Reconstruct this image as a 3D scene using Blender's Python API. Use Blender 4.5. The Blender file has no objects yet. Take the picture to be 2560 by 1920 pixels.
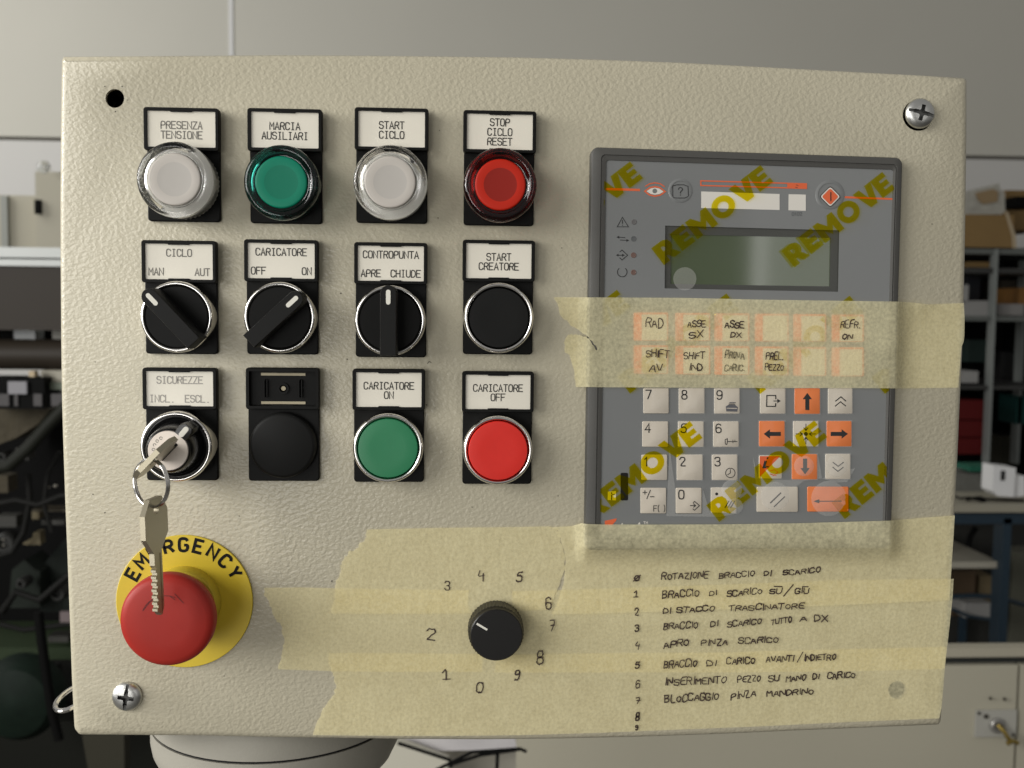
import bpy, bmesh, math, random
from mathutils import Vector, Matrix
random.seed(7)
SC = bpy.context.scene
COL = SC.collection
MM = 0.001

# ------------------------------------------------------------------ camera
F = 2600.0                                   # focal length in photo pixels (photo 2560 wide)
CAM = Vector((0.1607, -0.4433, 0.1814))
PITCH, YAW, ROLL = -0.0682, 0.0569, 0.0106
FW = Vector((math.sin(YAW)*math.cos(PITCH), math.cos(YAW)*math.cos(PITCH), math.sin(PITCH)))
R0 = Vector((math.cos(YAW), -math.sin(YAW), 0)); U0 = R0.cross(FW)
RI = R0*math.cos(ROLL) + U0*math.sin(ROLL)
UP = U0*math.cos(ROLL) - R0*math.sin(ROLL)
cam = bpy.data.cameras.new('camera'); cam_o = bpy.data.objects.new('camera', cam); COL.objects.link(cam_o)
M = Matrix.Identity(4)
for i in range(3):
    M[i][0], M[i][1], M[i][2], M[i][3] = RI[i], UP[i], -FW[i], CAM[i]
cam_o.matrix_world = M
cam.sensor_width = 36.0; cam.lens = F/2560*36.0
cam.clip_start = 0.01; cam.clip_end = 60
cam.dof.use_dof = True; cam.dof.focus_distance = 0.44; cam.dof.aperture_fstop = 17.0
SC.camera = cam_o

# ------------------------------------------------------------------ world and lamps
W = bpy.data.worlds.new('World'); SC.world = W; W.use_nodes = True
nt = W.node_tree; bg = nt.nodes['Background']
tc = nt.nodes.new('ShaderNodeTexCoord'); sx = nt.nodes.new('ShaderNodeSeparateXYZ'); rp = nt.nodes.new('ShaderNodeValToRGB')
mr = nt.nodes.new('ShaderNodeMapRange'); mr.inputs['From Min'].default_value = -1; mr.inputs['From Max'].default_value = 1
nt.links.new(tc.outputs['Generated'], sx.inputs[0]); nt.links.new(sx.outputs['Z'], mr.inputs['Value'])
nt.links.new(mr.outputs[0], rp.inputs[0]); nt.links.new(rp.outputs[0], bg.inputs['Color'])
rp.color_ramp.elements[0].position = 0.30; rp.color_ramp.elements[0].color = (0.20, 0.19, 0.17, 1)
rp.color_ramp.elements[1].position = 0.62; rp.color_ramp.elements[1].color = (1.0, 0.985, 0.95, 1)
bg.inputs['Strength'].default_value = 0.30

def area(name, loc, to, sx_, sy_, power, col=(1, .985, .955)):
    l = bpy.data.lights.new(name, 'AREA'); l.shape = 'RECTANGLE'; l.size = sx_; l.size_y = sy_; l.energy = power; l.color = col
    o = bpy.data.objects.new(name, l); COL.objects.link(o); o.location = loc
    d = Vector(to) - Vector(loc); o.rotation_euler = d.to_track_quat('-Z', 'Y').to_euler(); return o
area('window_light', (-1.9, -1.25, 0.75), (0.15, 0, 0.14), 1.7, 1.5, 56)
area('window_light_behind', (-0.9, -2.6, -0.15), (0.1, 0, 0.1), 1.1, 0.9, 16)
area('hall_window_light', (-3.1, 2.8, 1.7), (-1.5, 5.2, 0.6), 1.6, 2.2, 56)
area('lcd_reflection_light', (1.62, -3.0, 0.42), (0.30, 0, 0.2), 0.80, 1.0, 3.0)  # added unseen lamp, gives the display its bright right-hand reflection
area('lcd_stripe_light', (1.178, -3.0, 0.42), (0.29, 0, 0.2), 0.05, 1.0, 0.45)  # added unseen strip lamp for the thin vertical reflection in the display
area('side_window_light', (-2.05, -0.24, 0.62), (0.0, 0, 0.2), 0.25, 0.7, 30)
SC.view_settings.view_transform = 'Standard'; SC.view_settings.look = 'None'
SC.view_settings.exposure = 0.0; SC.view_settings.gamma = 1.0; SC.view_settings.use_curve_mapping = False
SC.cycles.max_bounces = 10; SC.cycles.transparent_max_bounces = 16

# ------------------------------------------------------------------ helpers
def ray(px, py): return FW + RI*((px-1280)/F) - UP*((py-960)/F)
def P(px, py, h=0.0):
    """photo pixel -> point of the panel face raised h metres towards the viewer"""
    d = ray(px, py); return CAM + d*((-h-CAM.y)/d.y)
def B(px, py, Y):
    """photo pixel -> point at depth Y behind the panel"""
    d = ray(px, py); return CAM + d*((Y-CAM.y)/d.y)

MATS = {}
def mat(name, col, rough=0.5, metal=0.0, bump=None, var=0.0, var_scale=300.0, trans=0.0, alpha=1.0, coat=0.0, spec=0.5, ior=1.45):
    if name in MATS: return MATS[name]
    m = bpy.data.materials.new(name); m.use_nodes = True; t = m.node_tree; b = t.nodes['Principled BSDF']
    b.inputs['Base Color'].default_value = (*col, 1); b.inputs['Roughness'].default_value = rough
    b.inputs['Metallic'].default_value = metal; b.inputs['Transmission Weight'].default_value = trans
    b.inputs['Alpha'].default_value = alpha; b.inputs['Coat Weight'].default_value = coat
    b.inputs['Specular IOR Level'].default_value = spec; b.inputs['IOR'].default_value = ior
    b.inputs['Coat Roughness'].default_value = 0.08
    g = t.nodes.new('ShaderNodeNewGeometry')
    if var > 0:
        n = t.nodes.new('ShaderNodeTexNoise'); n.inputs['Scale'].default_value = var_scale; n.inputs['Detail'].default_value = 4
        t.links.new(g.outputs['Position'], n.inputs['Vector'])
        mx = t.nodes.new('ShaderNodeMix'); mx.data_type = 'RGBA'
        mx.inputs[6].default_value = (*[c*(1-var) for c in col], 1); mx.inputs[7].default_value = (*[min(1, c*(1+var)) for c in col], 1)
        t.links.new(n.outputs['Fac'], mx.inputs[0]); t.links.new(mx.outputs[2], b.inputs['Base Color'])
    if bump:
        sc_, st, di = bump
        n2 = t.nodes.new('ShaderNodeTexNoise'); n2.inputs['Scale'].default_value = sc_; n2.inputs['Detail'].default_value = 1.5
        t.links.new(g.outputs['Position'], n2.inputs['Vector'])
        bp = t.nodes.new('ShaderNodeBump'); bp.inputs['Strength'].default_value = st; bp.inputs['Distance'].default_value = di
        t.links.new(n2.outputs['Fac'], bp.inputs['Height']); t.links.new(bp.outputs[0], b.inputs['Normal'])
    MATS[name] = m; return m

class MB:
    """collects faces into one mesh"""
    def __init__(s): s.v = []; s.f = []; s.mi = []; s.sm = []
    def face(s, pts, mi=0, smooth=False):
        k = len(s.v); s.v += [Vector(p) for p in pts]; s.f.append(list(range(k, k+len(pts)))); s.mi.append(mi); s.sm.append(smooth)
    def loops(s, loops, cap0=False, cap1=True, mi=0, smooth=True, closed=True):
        k = len(s.v); n = len(loops[0])
        for L in loops: s.v += [Vector(p) for p in L]
        for a in range(len(loops)-1):
            for i in range(n if closed else n-1):
                j = (i+1) % n
                s.f.append([k+a*n+i, k+a*n+j, k+(a+1)*n+j, k+(a+1)*n+i]); s.mi.append(mi); s.sm.append(smooth)
        if cap0: s.f.append([k+i for i in range(n)][::-1]); s.mi.append(mi); s.sm.append(smooth)
        if cap1: s.f.append([k+(len(loops)-1)*n+i for i in range(n)]); s.mi.append(mi); s.sm.append(smooth)
    def box(s, x0, x1, y0, y1, z0, z1, mi=0):
        a = [(x0, y0, z0), (x1, y0, z0), (x1, y0, z1), (x0, y0, z1)]; b = [(x0, y1, z0), (x1, y1, z0), (x1, y1, z1), (x0, y1, z1)]
        s.loops([a, b], True, True, mi, False)
    def lathe(s, prof, seg=72, mi=0, cap=True, c=(0, 0)):
        """profile [(r,h)] in metres round the axis that points at the viewer"""
        Ls = []
        for r, h in prof:
            Ls.append([(c[0]+r*math.cos(2*math.pi*i/seg), -h, c[1]+r*math.sin(2*math.pi*i/seg)) for i in range(seg)])
        s.loops(Ls, False, cap, mi, True)
    def vlathe(s, prof, c, seg=64, mi=0, cap0=True, cap=True):
        s.loops([[(c[0]+r*math.cos(2*math.pi*i/seg), c[1]+r*math.sin(2*math.pi*i/seg), z) for i in range(seg)] for r, z in prof], cap0, cap, mi, True)
    def tube(s, pts, r, seg=10, mi=0, closed=False, caps=True):
        pts = [Vector(p) for p in pts]; n = len(pts); Ls = []; prev = None
        for i in range(n):
            if closed: t = pts[(i+1) % n]-pts[i-1]
            else: t = pts[min(i+1, n-1)]-pts[max(i-1, 0)]
            t.normalize()
            if prev is None: u = t.orthogonal().normalized()
            else: u = (prev-t*prev.dot(t)).normalized()
            prev = u; w = t.cross(u)
            Ls.append([pts[i]+(u*math.cos(2*math.pi*k/seg)+w*math.sin(2*math.pi*k/seg))*r for k in range(seg)])
        if closed: Ls.append(Ls[0])
        s.loops(Ls, caps and not closed, caps and not closed, mi, True)
    def build(s, name, mats, parent=None, loc=None, angle=35, merge=True, recalc=True):
        if not isinstance(mats, (list, tuple)): mats = [mats]
        me = bpy.data.meshes.new(name); me.from_pydata([tuple(v) for v in s.v], [], s.f)
        for m in mats: me.materials.append(m)
        for p, mi, sm in zip(me.polygons, s.mi, s.sm): p.material_index = mi; p.use_smooth = sm
        bm = bmesh.new(); bm.from_mesh(me)
        if merge: bmesh.ops.remove_doubles(bm, verts=bm.verts, dist=1e-7)
        if recalc: bmesh.ops.recalc_face_normals(bm, faces=bm.faces)
        bm.to_mesh(me); bm.free()
        me.set_sharp_from_angle(angle=math.radians(angle))
        return link(name, me, parent, loc)

def link(name, me, parent=None, loc=None):
    o = bpy.data.objects.new(name, me); COL.objects.link(o)
    if parent is not None: o.parent = parent
    if loc is not None: o.location = loc
    return o
def empty(name, loc=(0, 0, 0)):
    o = bpy.data.objects.new(name, None); COL.objects.link(o); o.location = loc; o.empty_display_size = .02; return o
def tag(o, label=None, cat=None, group=None, kind=None):
    if label: o['label'] = label
    if cat: o['category'] = cat
    if group: o['group'] = group
    if kind: o['kind'] = kind
    return o
def worldmesh(o, parent):
    """child of an Empty that sits elsewhere: keep the mesh where it was modelled"""
    o.parent = parent; o.location = -Vector(parent.location) if parent.parent is None else o.location; return o

def rrect(x0, x1, z0, z1, r, n=5):
    pts = []
    for cx, cz, a0 in ((x1-r, z0+r, -90), (x1-r, z1-r, 0), (x0+r, z1-r, 90), (x0+r, z0+r, 180)):
        for i in range(n+1):
            a = math.radians(a0+90*i/n); pts.append((cx+r*math.cos(a), cz+r*math.sin(a)))
    return pts
def lift(pts, h): return [(x, -h, z) for x, z in pts]

# ---- stroke lettering
GL = {'A': "0,0 2,6 4,0|.75,2 3.25,2", 'B': "0,3.2 2.8,3.2 3.7,3.8 3.7,5.3 2.8,6 0,6 0,0 3,0 4,.8 4,2.4 3,3.2 2.6,3.2",
 'C': "4,4.7 3.2,6 .8,6 0,4.8 0,1.2 .8,0 3.2,0 4,1.3", 'D': "0,0 0,6 2.5,6 4,4.6 4,1.4 2.5,0 0,0", 'E': "4,0 0,0 0,6 4,6|0,3.1 3.2,3.1",
 'F': "0,0 0,6 4,6|0,3.1 3.2,3.1", 'G': "4,4.8 3.2,6 .8,6 0,4.8 0,1.2 .8,0 3.2,0 4,1.2 4,2.8 2.3,2.8", 'H': "0,0 0,6|4,0 4,6|0,3 4,3",
 'I': "1,0 3,0|2,0 2,6|1,6 3,6", 'L': "0,6 0,0 4,0", 'M': "0,0 0,6 2,2.6 4,6 4,0", 'N': "0,0 0,6 4,0 4,6",
 'O': "2,0 .8,0 0,1.2 0,4.8 .8,6 3.2,6 4,4.8 4,1.2 3.2,0 2,0", 'P': "0,0 0,6 3,6 4,5.2 4,3.6 3,2.8 0,2.8",
 'R': "0,0 0,6 3,6 4,5.2 4,3.7 3,3 0,3|2.2,3 4,0", 'S': "0,1.2 .8,0 3.2,0 4,1 4,2.2 3.2,3 .8,3.2 0,4 0,5 .8,6 3.2,6 4,4.9",
 'T': "0,6 4,6|2,6 2,0", 'U': "0,6 0,1.2 .8,0 3.2,0 4,1.2 4,6", 'V': "0,6 2,0 4,6", 'X': "0,0 4,6|0,6 4,0", 'Y': "0,6 2,3 4,6|2,3 2,0",
 'Z': "0,6 4,6 0,0 4,0", '.': "1.7,0 2.3,0", '/': "0,-1 4,7", '+': "2,1.2 2,4.8|.2,3 3.8,3", '-': ".3,3 3.7,3", '(': "2.6,-.8 1.4,1.4 1.4,4.6 2.6,6.8",
 ')': "1.4,-.8 2.6,1.4 2.6,4.6 1.4,6.8", '?': "0,4.6 .8,6 3.2,6 4,4.8 4,4 2,2.6 2,1.6|2,.3 2,0",
 '0': "2,0 .7,0 0,1.4 0,4.6 .7,6 3.3,6 4,4.6 4,1.4 3.3,0 2,0", '1': ".8,4.6 2.2,6 2.2,0", '2': "0,4.6 .8,6 3.2,6 4,4.9 4,4 0,.0 4.2,0",
 '3': "0,5 .8,6 3.2,6 3.8,5.2 3.8,4 3,3.2 1.6,3.2|3,3.2 4,2.3 4,1 3.2,0 .8,0 0,1", '4': "3,0 3,6 0,1.8 4,1.8", '5': "3.7,6 .6,6 .2,3.2 1.2,3.8 3,3.8 4,2.8 4,1 3,0 .8,0 0,.9",
 '6': "3.7,5.2 3,6 1,6 0,4.6 0,1.2 .9,0 3.2,0 4,1 4,2.6 3.2,3.5 1,3.5 0,2.4", '7': "0,6 4,6 1.4,0", '8': "2,3.2 .7,3.4 .3,4.2 .3,5.2 .9,6 3.1,6 3.7,5.2 3.7,4.2 3.3,3.4 2,3.2 .6,2.8 0,2 0,1 .8,0 3.2,0 4,1 4,2 3.4,2.8 2,3.2",
 '9': ".3,.8 1,0 3,0 4,1.4 4,4.8 3.1,6 .8,6 0,5 0,3.4 .8,2.5 3,2.5 4,3.6"}
HAND = dict(GL); HAND.update({'I': "2,0 2,6", 'B': ".1,0 0,6|0,5.9 2.8,5.8 3.6,4.6 2.6,3.4 .5,3.1|.5,3.1 3.3,2.7 3.8,1.1 2.6,.1 .1,0", '1': ".6,4.2 2.2,6 2.2,0|.9,0 3.6,0", '7': "0,5.6 3.8,6 1.6,0|.8,2.9 3.4,3.1", '4': "1.6,6 0,2.6 3.6,2.8|3.4,4.2 3.2,-.4",
 '9': "3.8,4.6 3,6 .8,5.8 .4,4 1.4,3 3.6,3.6 3.8,5 3.8,1.2 2.6,-.2 .8,.2", '@': "2,0 .6,.3 0,2 .4,4.4 1.8,5.2 3.6,4.6 4,2.6 3.4,.6 2,0|-.2,-.6 4.2,5.8",
 '`': "0.4,7.4 3.4,7.6", 'D': ".2,0 0,6 2.4,5.6 4,3.6 3.6,1.2 2,.1 .2,0", 'O': "2,0 .5,.9 .2,3.6 1.4,5.4 3.2,5 4,3 3.2,.6 2,0", 'T': "-.3,5.8 4.2,6|1.9,6 1.8,0"})
ROUND = set("BCDGOPRSU0235689?()@")
def chaikin(p, it=2):
    for _ in range(it):
        q = [p[0]]
        for a, b in zip(p, p[1:]): q += [(a[0]*.75+b[0]*.25, a[1]*.75+b[1]*.25), (a[0]*.25+b[0]*.75, a[1]*.25+b[1]*.75)]
        p = q+[p[-1]]
    return p
def glyph(ch, table=GL):
    out = []
    for st in table.get(ch, '').split('|'):
        if not st.strip(): continue
        p = [tuple(float(c) for c in q.split(',')) for q in st.split()]
        if ch in ROUND and len(p) > 3: p = chaikin(p)
        out.append([(x/4.0, y/6.0) for x, y in p])
    return out
_k = [0]
def ribbon(mb, pts, w, to3, mi=0, cap=True):
    """flat pen stroke along 2-D points; to3(x, y, lift) places it"""
    pts = [Vector(p) for p in pts]; pts = [p for i, p in enumerate(pts) if i == 0 or (p-pts[i-1]).length > 1e-6]
    if len(pts) < 2: return
    _k[0] += 1; li = 1.5e-6*(_k[0] % 40); L = []; Rr = []; n = len(pts)
    closed = (pts[0]-pts[-1]).length < 1e-4 and n > 3
    for i in range(n):
        if closed: a = (pts[i]-pts[i-1 if i else n-2]).normalized(); b = (pts[i+1 if i < n-1 else 1]-pts[i]).normalized()
        else:
            a = (pts[i]-pts[i-1]).normalized() if i else (pts[1]-pts[0]).normalized(); b = (pts[i+1]-pts[i]).normalized() if i < n-1 else a
        t = a+b
        if t.length < .3: t = b
        t.normalize(); nrm = Vector((-t.y, t.x)); c = max(.55, abs(nrm.dot(Vector((-b.y, b.x)))))
        L.append(pts[i]+nrm*w/2/c); Rr.append(pts[i]-nrm*w/2/c)
    for i in range(n-1): mb.face([to3(q.x, q.y, li) for q in (L[i], Rr[i], Rr[i+1], L[i+1])], mi)
    if cap and not closed:
        for e, d in ((pts[0], (pts[0]-pts[1]).normalized()), (pts[-1], (pts[-1]-pts[-2]).normalized())):
            nn = Vector((-d.y, d.x)); arc = [e+nn*(w/2*math.cos(math.pi*k/5))+d*(w/2*math.sin(math.pi*k/5)) for k in range(6)]
            mb.face([to3(q.x, q.y, li) for q in arc], mi)
def text(mb, s, x, y, gw, gh, pitch, w, to3, mi=0, align='c'):
    tot = pitch*(len(s)-1)+gw; x0 = x-tot/2 if align == 'c' else (x if align == 'l' else x-tot)
    for i, ch in enumerate(s):
        for st in glyph(ch): ribbon(mb, [(x0+i*pitch+a*gw, y+b*gh) for a, b in st], w, to3, mi)
def hand(mb, s, x0, x1, y0, y1, cap, w, h, mi=0, rnd=None, tilt=0.0):
    """a hand-written word from photo pixel x0 to x1, baseline y0 -> y1, on height h (number or function)"""
    rnd = rnd or random
    hf = h if callable(h) else (lambda a, b: h)
    wid = [.42 if c in "I1./`" else (.0 if c == '`' else 1.0) for c in s]; tot = sum(wid); x = x0
    for ch, wd in zip(s, wid):
        cw = (x1-x0)*wd/tot; gw = cw*.80 if wd == 1 else cw*1.1
        sl = rnd.uniform(-.04, .20)+tilt; sc = rnd.uniform(.80, 1.06); dy = rnd.uniform(-.06, .09)*cap; rot = rnd.uniform(-.10, .12)
        ox = 0 if wd == 1 else -gw*.15
        for st in glyph(ch, HAND):
            q = []
            for a, b in st:
                a += rnd.uniform(-.055, .055); b += rnd.uniform(-.05, .05)
                yy = b*cap*sc+dy+a*gw*rot; xx = x+ox+a*gw+yy*sl
                q.append((xx, y0+(y1-y0)*((xx-x0)/max(1, x1-x0))-yy))
            if len(q) > 2 and len(q) < 12: q = chaikin(q, 1)
            ribbon(mb, q, w*rnd.uniform(.72, 1.15), lambda a, b, l: P(a, b, hf(a, b)+.00006+l*10), mi)
        x += cw

def poly2d(loops_, cuts_x=(), cuts_y=()):
    """filled 2-D polygon with holes -> (verts, faces)"""
    bm = bmesh.new(); es = []
    for L in loops_:
        vs = [bm.verts.new((x, y, 0)) for x, y in L]
        for i in range(len(vs)): es.append(bm.edges.new((vs[i], vs[(i+1) % len(vs)])))
    bmesh.ops.triangle_fill(bm, use_beauty=True, use_dissolve=False, edges=es, normal=(0, 0, 1))
    for c in cuts_x: bmesh.ops.bisect_plane(bm, geom=bm.verts[:]+bm.edges[:]+bm.faces[:], plane_co=(c, 0, 0), plane_no=(1, 0, 0))
    for c in cuts_y: bmesh.ops.bisect_plane(bm, geom=bm.verts[:]+bm.edges[:]+bm.faces[:], plane_co=(0, c, 0), plane_no=(0, 1, 0))
    bm.verts.index_update(); v = [tuple(a.co[:2]) for a in bm.verts]; f = [[a.index for a in q.verts] for q in bm.faces]; bm.free(); return v, f
def clip2d(loops_, x0=None, x1=None):
    bm = bmesh.new(); es = []
    for L in loops_:
        vs = [bm.verts.new((x, y, 0)) for x, y in L]
        for i in range(len(vs)): es.append(bm.edges.new((vs[i], vs[(i+1) % len(vs)])))
    bmesh.ops.triangle_fill(bm, use_beauty=True, use_dissolve=False, edges=es, normal=(0, 0, 1))
    for c, no in ((x0, -1), (x1, 1)):
        if c is not None: bmesh.ops.bisect_plane(bm, geom=bm.verts[:]+bm.edges[:]+bm.faces[:], plane_co=(c, 0, 0), plane_no=(no, 0, 0), clear_outer=True)
    bm.verts.index_update(); v = [tuple(a.co[:2]) for a in bm.verts]; f = [[a.index for a in q.verts] for q in bm.faces]; bm.free(); return v, f
def sheet(mb, loops_, hf, cuts_x=(), cuts_y=(), mi=0, smooth=True):
    v, f = poly2d(loops_, cuts_x, cuts_y); k = len(mb.v)
    mb.v += [P(x, y, hf(x, y) if callable(hf) else hf) for x, y in v]
    for q in f: mb.f.append([k+i for i in q]); mb.mi.append(mi); mb.sm.append(smooth)
def circ(cx, cy, r, n=28): return [(cx+r*math.cos(2*math.pi*i/n), cy+r*math.sin(2*math.pi*i/n)) for i in range(n)]
def pxline(mb, pts, w, h, mi=0, cap=False): ribbon(mb, pts, w, lambda a, b, l: P(a, b, h+l), mi, cap)
def pxpoly(mb, pts, h, mi=0): mb.face([P(x, y, h) for x, y in pts], mi)

# ------------------------------------------------------------------ materials
def paint_mat():
    m = bpy.data.materials.new('textured_beige_paint'); m.use_nodes = True; t = m.node_tree; b = t.nodes['Principled BSDF']
    g = t.nodes.new('ShaderNodeNewGeometry')
    mp = t.nodes.new('ShaderNodeMapping'); mp.inputs['Rotation'].default_value = (0, math.radians(28), 0); mp.inputs['Scale'].default_value = (1.0, 1.0, 1.25)
    t.links.new(g.outputs['Position'], mp.inputs['Vector'])
    n = t.nodes.new('ShaderNodeTexNoise'); n.inputs['Scale'].default_value = 540; n.inputs['Detail'].default_value = 1.0; n.inputs['Roughness'].default_value = .5; n.inputs['Distortion'].default_value = .15
    t.links.new(mp.outputs[0], n.inputs['Vector'])
    n3 = t.nodes.new('ShaderNodeTexNoise'); n3.inputs['Scale'].default_value = 28; n3.inputs['Detail'].default_value = 2
    t.links.new(g.outputs['Position'], n3.inputs['Vector'])
    mx = t.nodes.new('ShaderNodeMix'); mx.data_type = 'RGBA'; mx.inputs[6].default_value = (.432, .396, .294, 1); mx.inputs[7].default_value = (.468, .432, .324, 1)
    t.links.new(n3.outputs['Fac'], mx.inputs[0]); t.links.new(mx.outputs[2], b.inputs['Base Color'])
    bp = t.nodes.new('ShaderNodeBump'); bp.inputs['Strength'].default_value = .42; bp.inputs['Distance'].default_value = .0007
    t.links.new(n.outputs['Fac'], bp.inputs['Height']); t.links.new(bp.outputs[0], b.inputs['Normal'])
    b.inputs['Specular IOR Level'].default_value = .4
    n6 = t.nodes.new('ShaderNodeTexNoise'); n6.inputs['Scale'].default_value = 16; n6.inputs['Detail'].default_value = 5; t.links.new(g.outputs['Position'], n6.inputs['Vector'])
    m6 = t.nodes.new('ShaderNodeMapRange'); m6.inputs['From Min'].default_value = .3; m6.inputs['From Max'].default_value = .7; m6.inputs['To Min'].default_value = .36; m6.inputs['To Max'].default_value = .56
    t.links.new(n6.outputs['Fac'], m6.inputs['Value']); t.links.new(m6.outputs[0], b.inputs['Roughness'])
    b.inputs['Coat Weight'].default_value = .28; b.inputs['Coat Roughness'].default_value = .2; t.links.new(bp.outputs[0], b.inputs['Coat Normal'])
    return m
PAINT = paint_mat()
BLACK = mat('black_plastic', (.005, .005, .0045), .5, bump=(3500, .12, .0002), spec=.16)
BLACKM = mat('black_matt_plastic', (.0065, .0065, .006), .55, bump=(3500, .15, .0002), spec=.22)
DARK = mat('hole_dark', (.004, .004, .004), .9)
LEGEND = mat('legend_white', (.74, .70, .60), .34, var=.03, var_scale=60)
INK = mat('engraved_ink', (.03, .028, .024), .5)
INKGREY = mat('glare_and_lock_ink', (.16, .15, .13), .5)  # window glare greyed into left-column legends; plain grey lettering on the lock
INKPALE = mat('engraved_ink_glare', (.33, .31, .28), .5)  # SICUREZZE legend paled in colour to stand for window glare
CHROME = mat('chrome', (.78, .76, .73), .13, 1.0)
STEEL = mat('nickel_steel', (.60, .57, .50), .28, 1.0, bump=(900, .1, .0003))
KEYMET = mat('key_nickel', (.40, .38, .32), .36, 1.0, bump=(700, .15, .0003))
KEYEDGE = mat('key_edge', (.44, .40, .30), .45, 1.0)
ZINC = mat('zinc_screw', (.56, .56, .54), .36, 1.0, bump=(500, .2, .0003))
WHITEMARK = mat('white_marker', (.72, .70, .62), .5)
GREENCAP = mat('green_cap', (.020, .185, .078), .34, var=.04)
REDCAP = mat('red_cap', (.62, .020, .012), .38, var=.05)
ESTOPRED = mat('mushroom_red', (.33, .022, .015), .46, spec=.3, bump=(2500, .1, .0002), var=.14, var_scale=70)
YELLOW = mat('yellow_disc', (.64, .475, .030), .48, bump=(1800, .1, .0002), var=.03)
YELLOWC = mat('yellow_collar', (.48, .36, .03), .5)
TERMFRAME = mat('terminal_frame', (.070, .068, .062), .5, bump=(2500, .15, .0002), var=.05)
FACE = mat('terminal_face', (.172, .177, .175), .38, coat=.15, bump=(120, .06, .001))
KEYWHITE = mat('key_white', (.60, .54, .45), .42, coat=.3, bump=(160, .18, .001))
KEYORANGE = mat('key_orange', (.78, .21, .06), .42, coat=.3, bump=(160, .18, .001))
PRINTO = mat('print_orange', (.66, .12, .04), .45)
PRINTW = mat('print_white', (.66, .63, .57), .45)
PRINTK = mat('print_black', (.02, .02, .02), .5)
PEN = mat('pen_ink', (.045, .026, .021), .6)
PENFAINT = mat('pen_ink_faint', (.20, .17, .10), .6)
LCDM = mat('lcd_glass', (.066, .087, .046), .07, spec=1.0)

def tape_mat(name, thr=.45, base=(.97, .895, .58), mottle=.44, see=.455):
    m = bpy.data.materials.new(name); m.use_nodes = True; t = m.node_tree
    b = t.nodes['Principled BSDF']; out = t.nodes['Material Output']
    g = t.nodes.new('ShaderNodeNewGeometry')
    n = t.nodes.new('ShaderNodeTexNoise'); n.inputs['Scale'].default_value = 700; n.inputs['Detail'].default_value = 4; t.links.new(g.outputs['Position'], n.inputs['Vector'])
    n2 = t.nodes.new('ShaderNodeTexNoise'); n2.inputs['Scale'].default_value = 75; n2.inputs['Detail'].default_value = 3; t.links.new(g.outputs['Position'], n2.inputs['Vector'])
    mx = t.nodes.new('ShaderNodeMix'); mx.data_type = 'RGBA'; mx.inputs[6].default_value = (*[c*.93 for c in base], 1); mx.inputs[7].default_value = (*[c*1.06 for c in base], 1)
    t.links.new(n2.outputs['Fac'], mx.inputs[0]); t.links.new(mx.outputs[2], b.inputs['Base Color'])
    b.inputs['Roughness'].default_value = .55; b.inputs['Specular IOR Level'].default_value = .35
    bp = t.nodes.new('ShaderNodeBump'); bp.inputs['Strength'].default_value = .22; bp.inputs['Distance'].default_value = .0005
    mp = t.nodes.new('ShaderNodeMapping'); mp.inputs['Scale'].default_value = (1, 1, .16); t.links.new(g.outputs['Position'], mp.inputs['Vector'])
    n4 = t.nodes.new('ShaderNodeTexNoise'); n4.inputs['Scale'].default_value = 420; n4.inputs['Detail'].default_value = 2; t.links.new(mp.outputs[0], n4.inputs['Vector'])
    n5 = t.nodes.new('ShaderNodeTexNoise'); n5.inputs['Scale'].default_value = 45; n5.inputs['Detail'].default_value = 1; n5.inputs['Distortion'].default_value = 1.2; t.links.new(g.outputs['Position'], n5.inputs['Vector'])
    sm = t.nodes.new('ShaderNodeMath'); sm.operation = 'ADD'; t.links.new(n.outputs['Fac'], sm.inputs[0]); t.links.new(n4.outputs['Fac'], sm.inputs[1])
    s2 = t.nodes.new('ShaderNodeMath'); s2.operation = 'MULTIPLY_ADD'; s2.inputs[1].default_value = 3.0; t.links.new(n5.outputs['Fac'], s2.inputs[0]); t.links.new(sm.outputs[0], s2.inputs[2])
    t.links.new(s2.outputs[0], bp.inputs['Height']); t.links.new(bp.outputs[0], b.inputs['Normal'])
    add = t.nodes.new('ShaderNodeMath'); add.operation = 'MULTIPLY_ADD'; add.inputs[1].default_value = mottle*2.4; add.inputs[2].default_value = see-mottle*1.2
    avg = t.nodes.new('ShaderNodeMath'); avg.operation = 'MULTIPLY_ADD'; avg.inputs[1].default_value = .55
    hlf = t.nodes.new('ShaderNodeMath'); hlf.operation = 'MULTIPLY'; hlf.inputs[1].default_value = .45
    t.links.new(n2.outputs['Fac'], hlf.inputs[0]); t.links.new(n.outputs['Fac'], avg.inputs[0]); t.links.new(hlf.outputs[0], avg.inputs[2]); t.links.new(avg.outputs[0], add.inputs[0])
    tr = t.nodes.new('ShaderNodeBsdfTransparent'); tr.inputs['Color'].default_value = (1, .97, .86, 1)
    tl = t.nodes.new('ShaderNodeBsdfTranslucent'); tl.inputs['Color'].default_value = (*base, 1)
    m1 = t.nodes.new('ShaderNodeMixShader'); m1.inputs[0].default_value = .28
    t.links.new(b.outputs[0], m1.inputs[1]); t.links.new(tl.outputs[0], m1.inputs[2])
    m2 = t.nodes.new('ShaderNodeMixShader'); t.links.new(add.outputs[0], m2.inputs[0]); t.links.new(m1.outputs[0], m2.inputs[1]); t.links.new(tr.outputs[0], m2.inputs[2])
    t.links.new(m2.outputs[0], out.inputs['Surface']); return m
TAPE = tape_mat('masking_tape')
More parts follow.
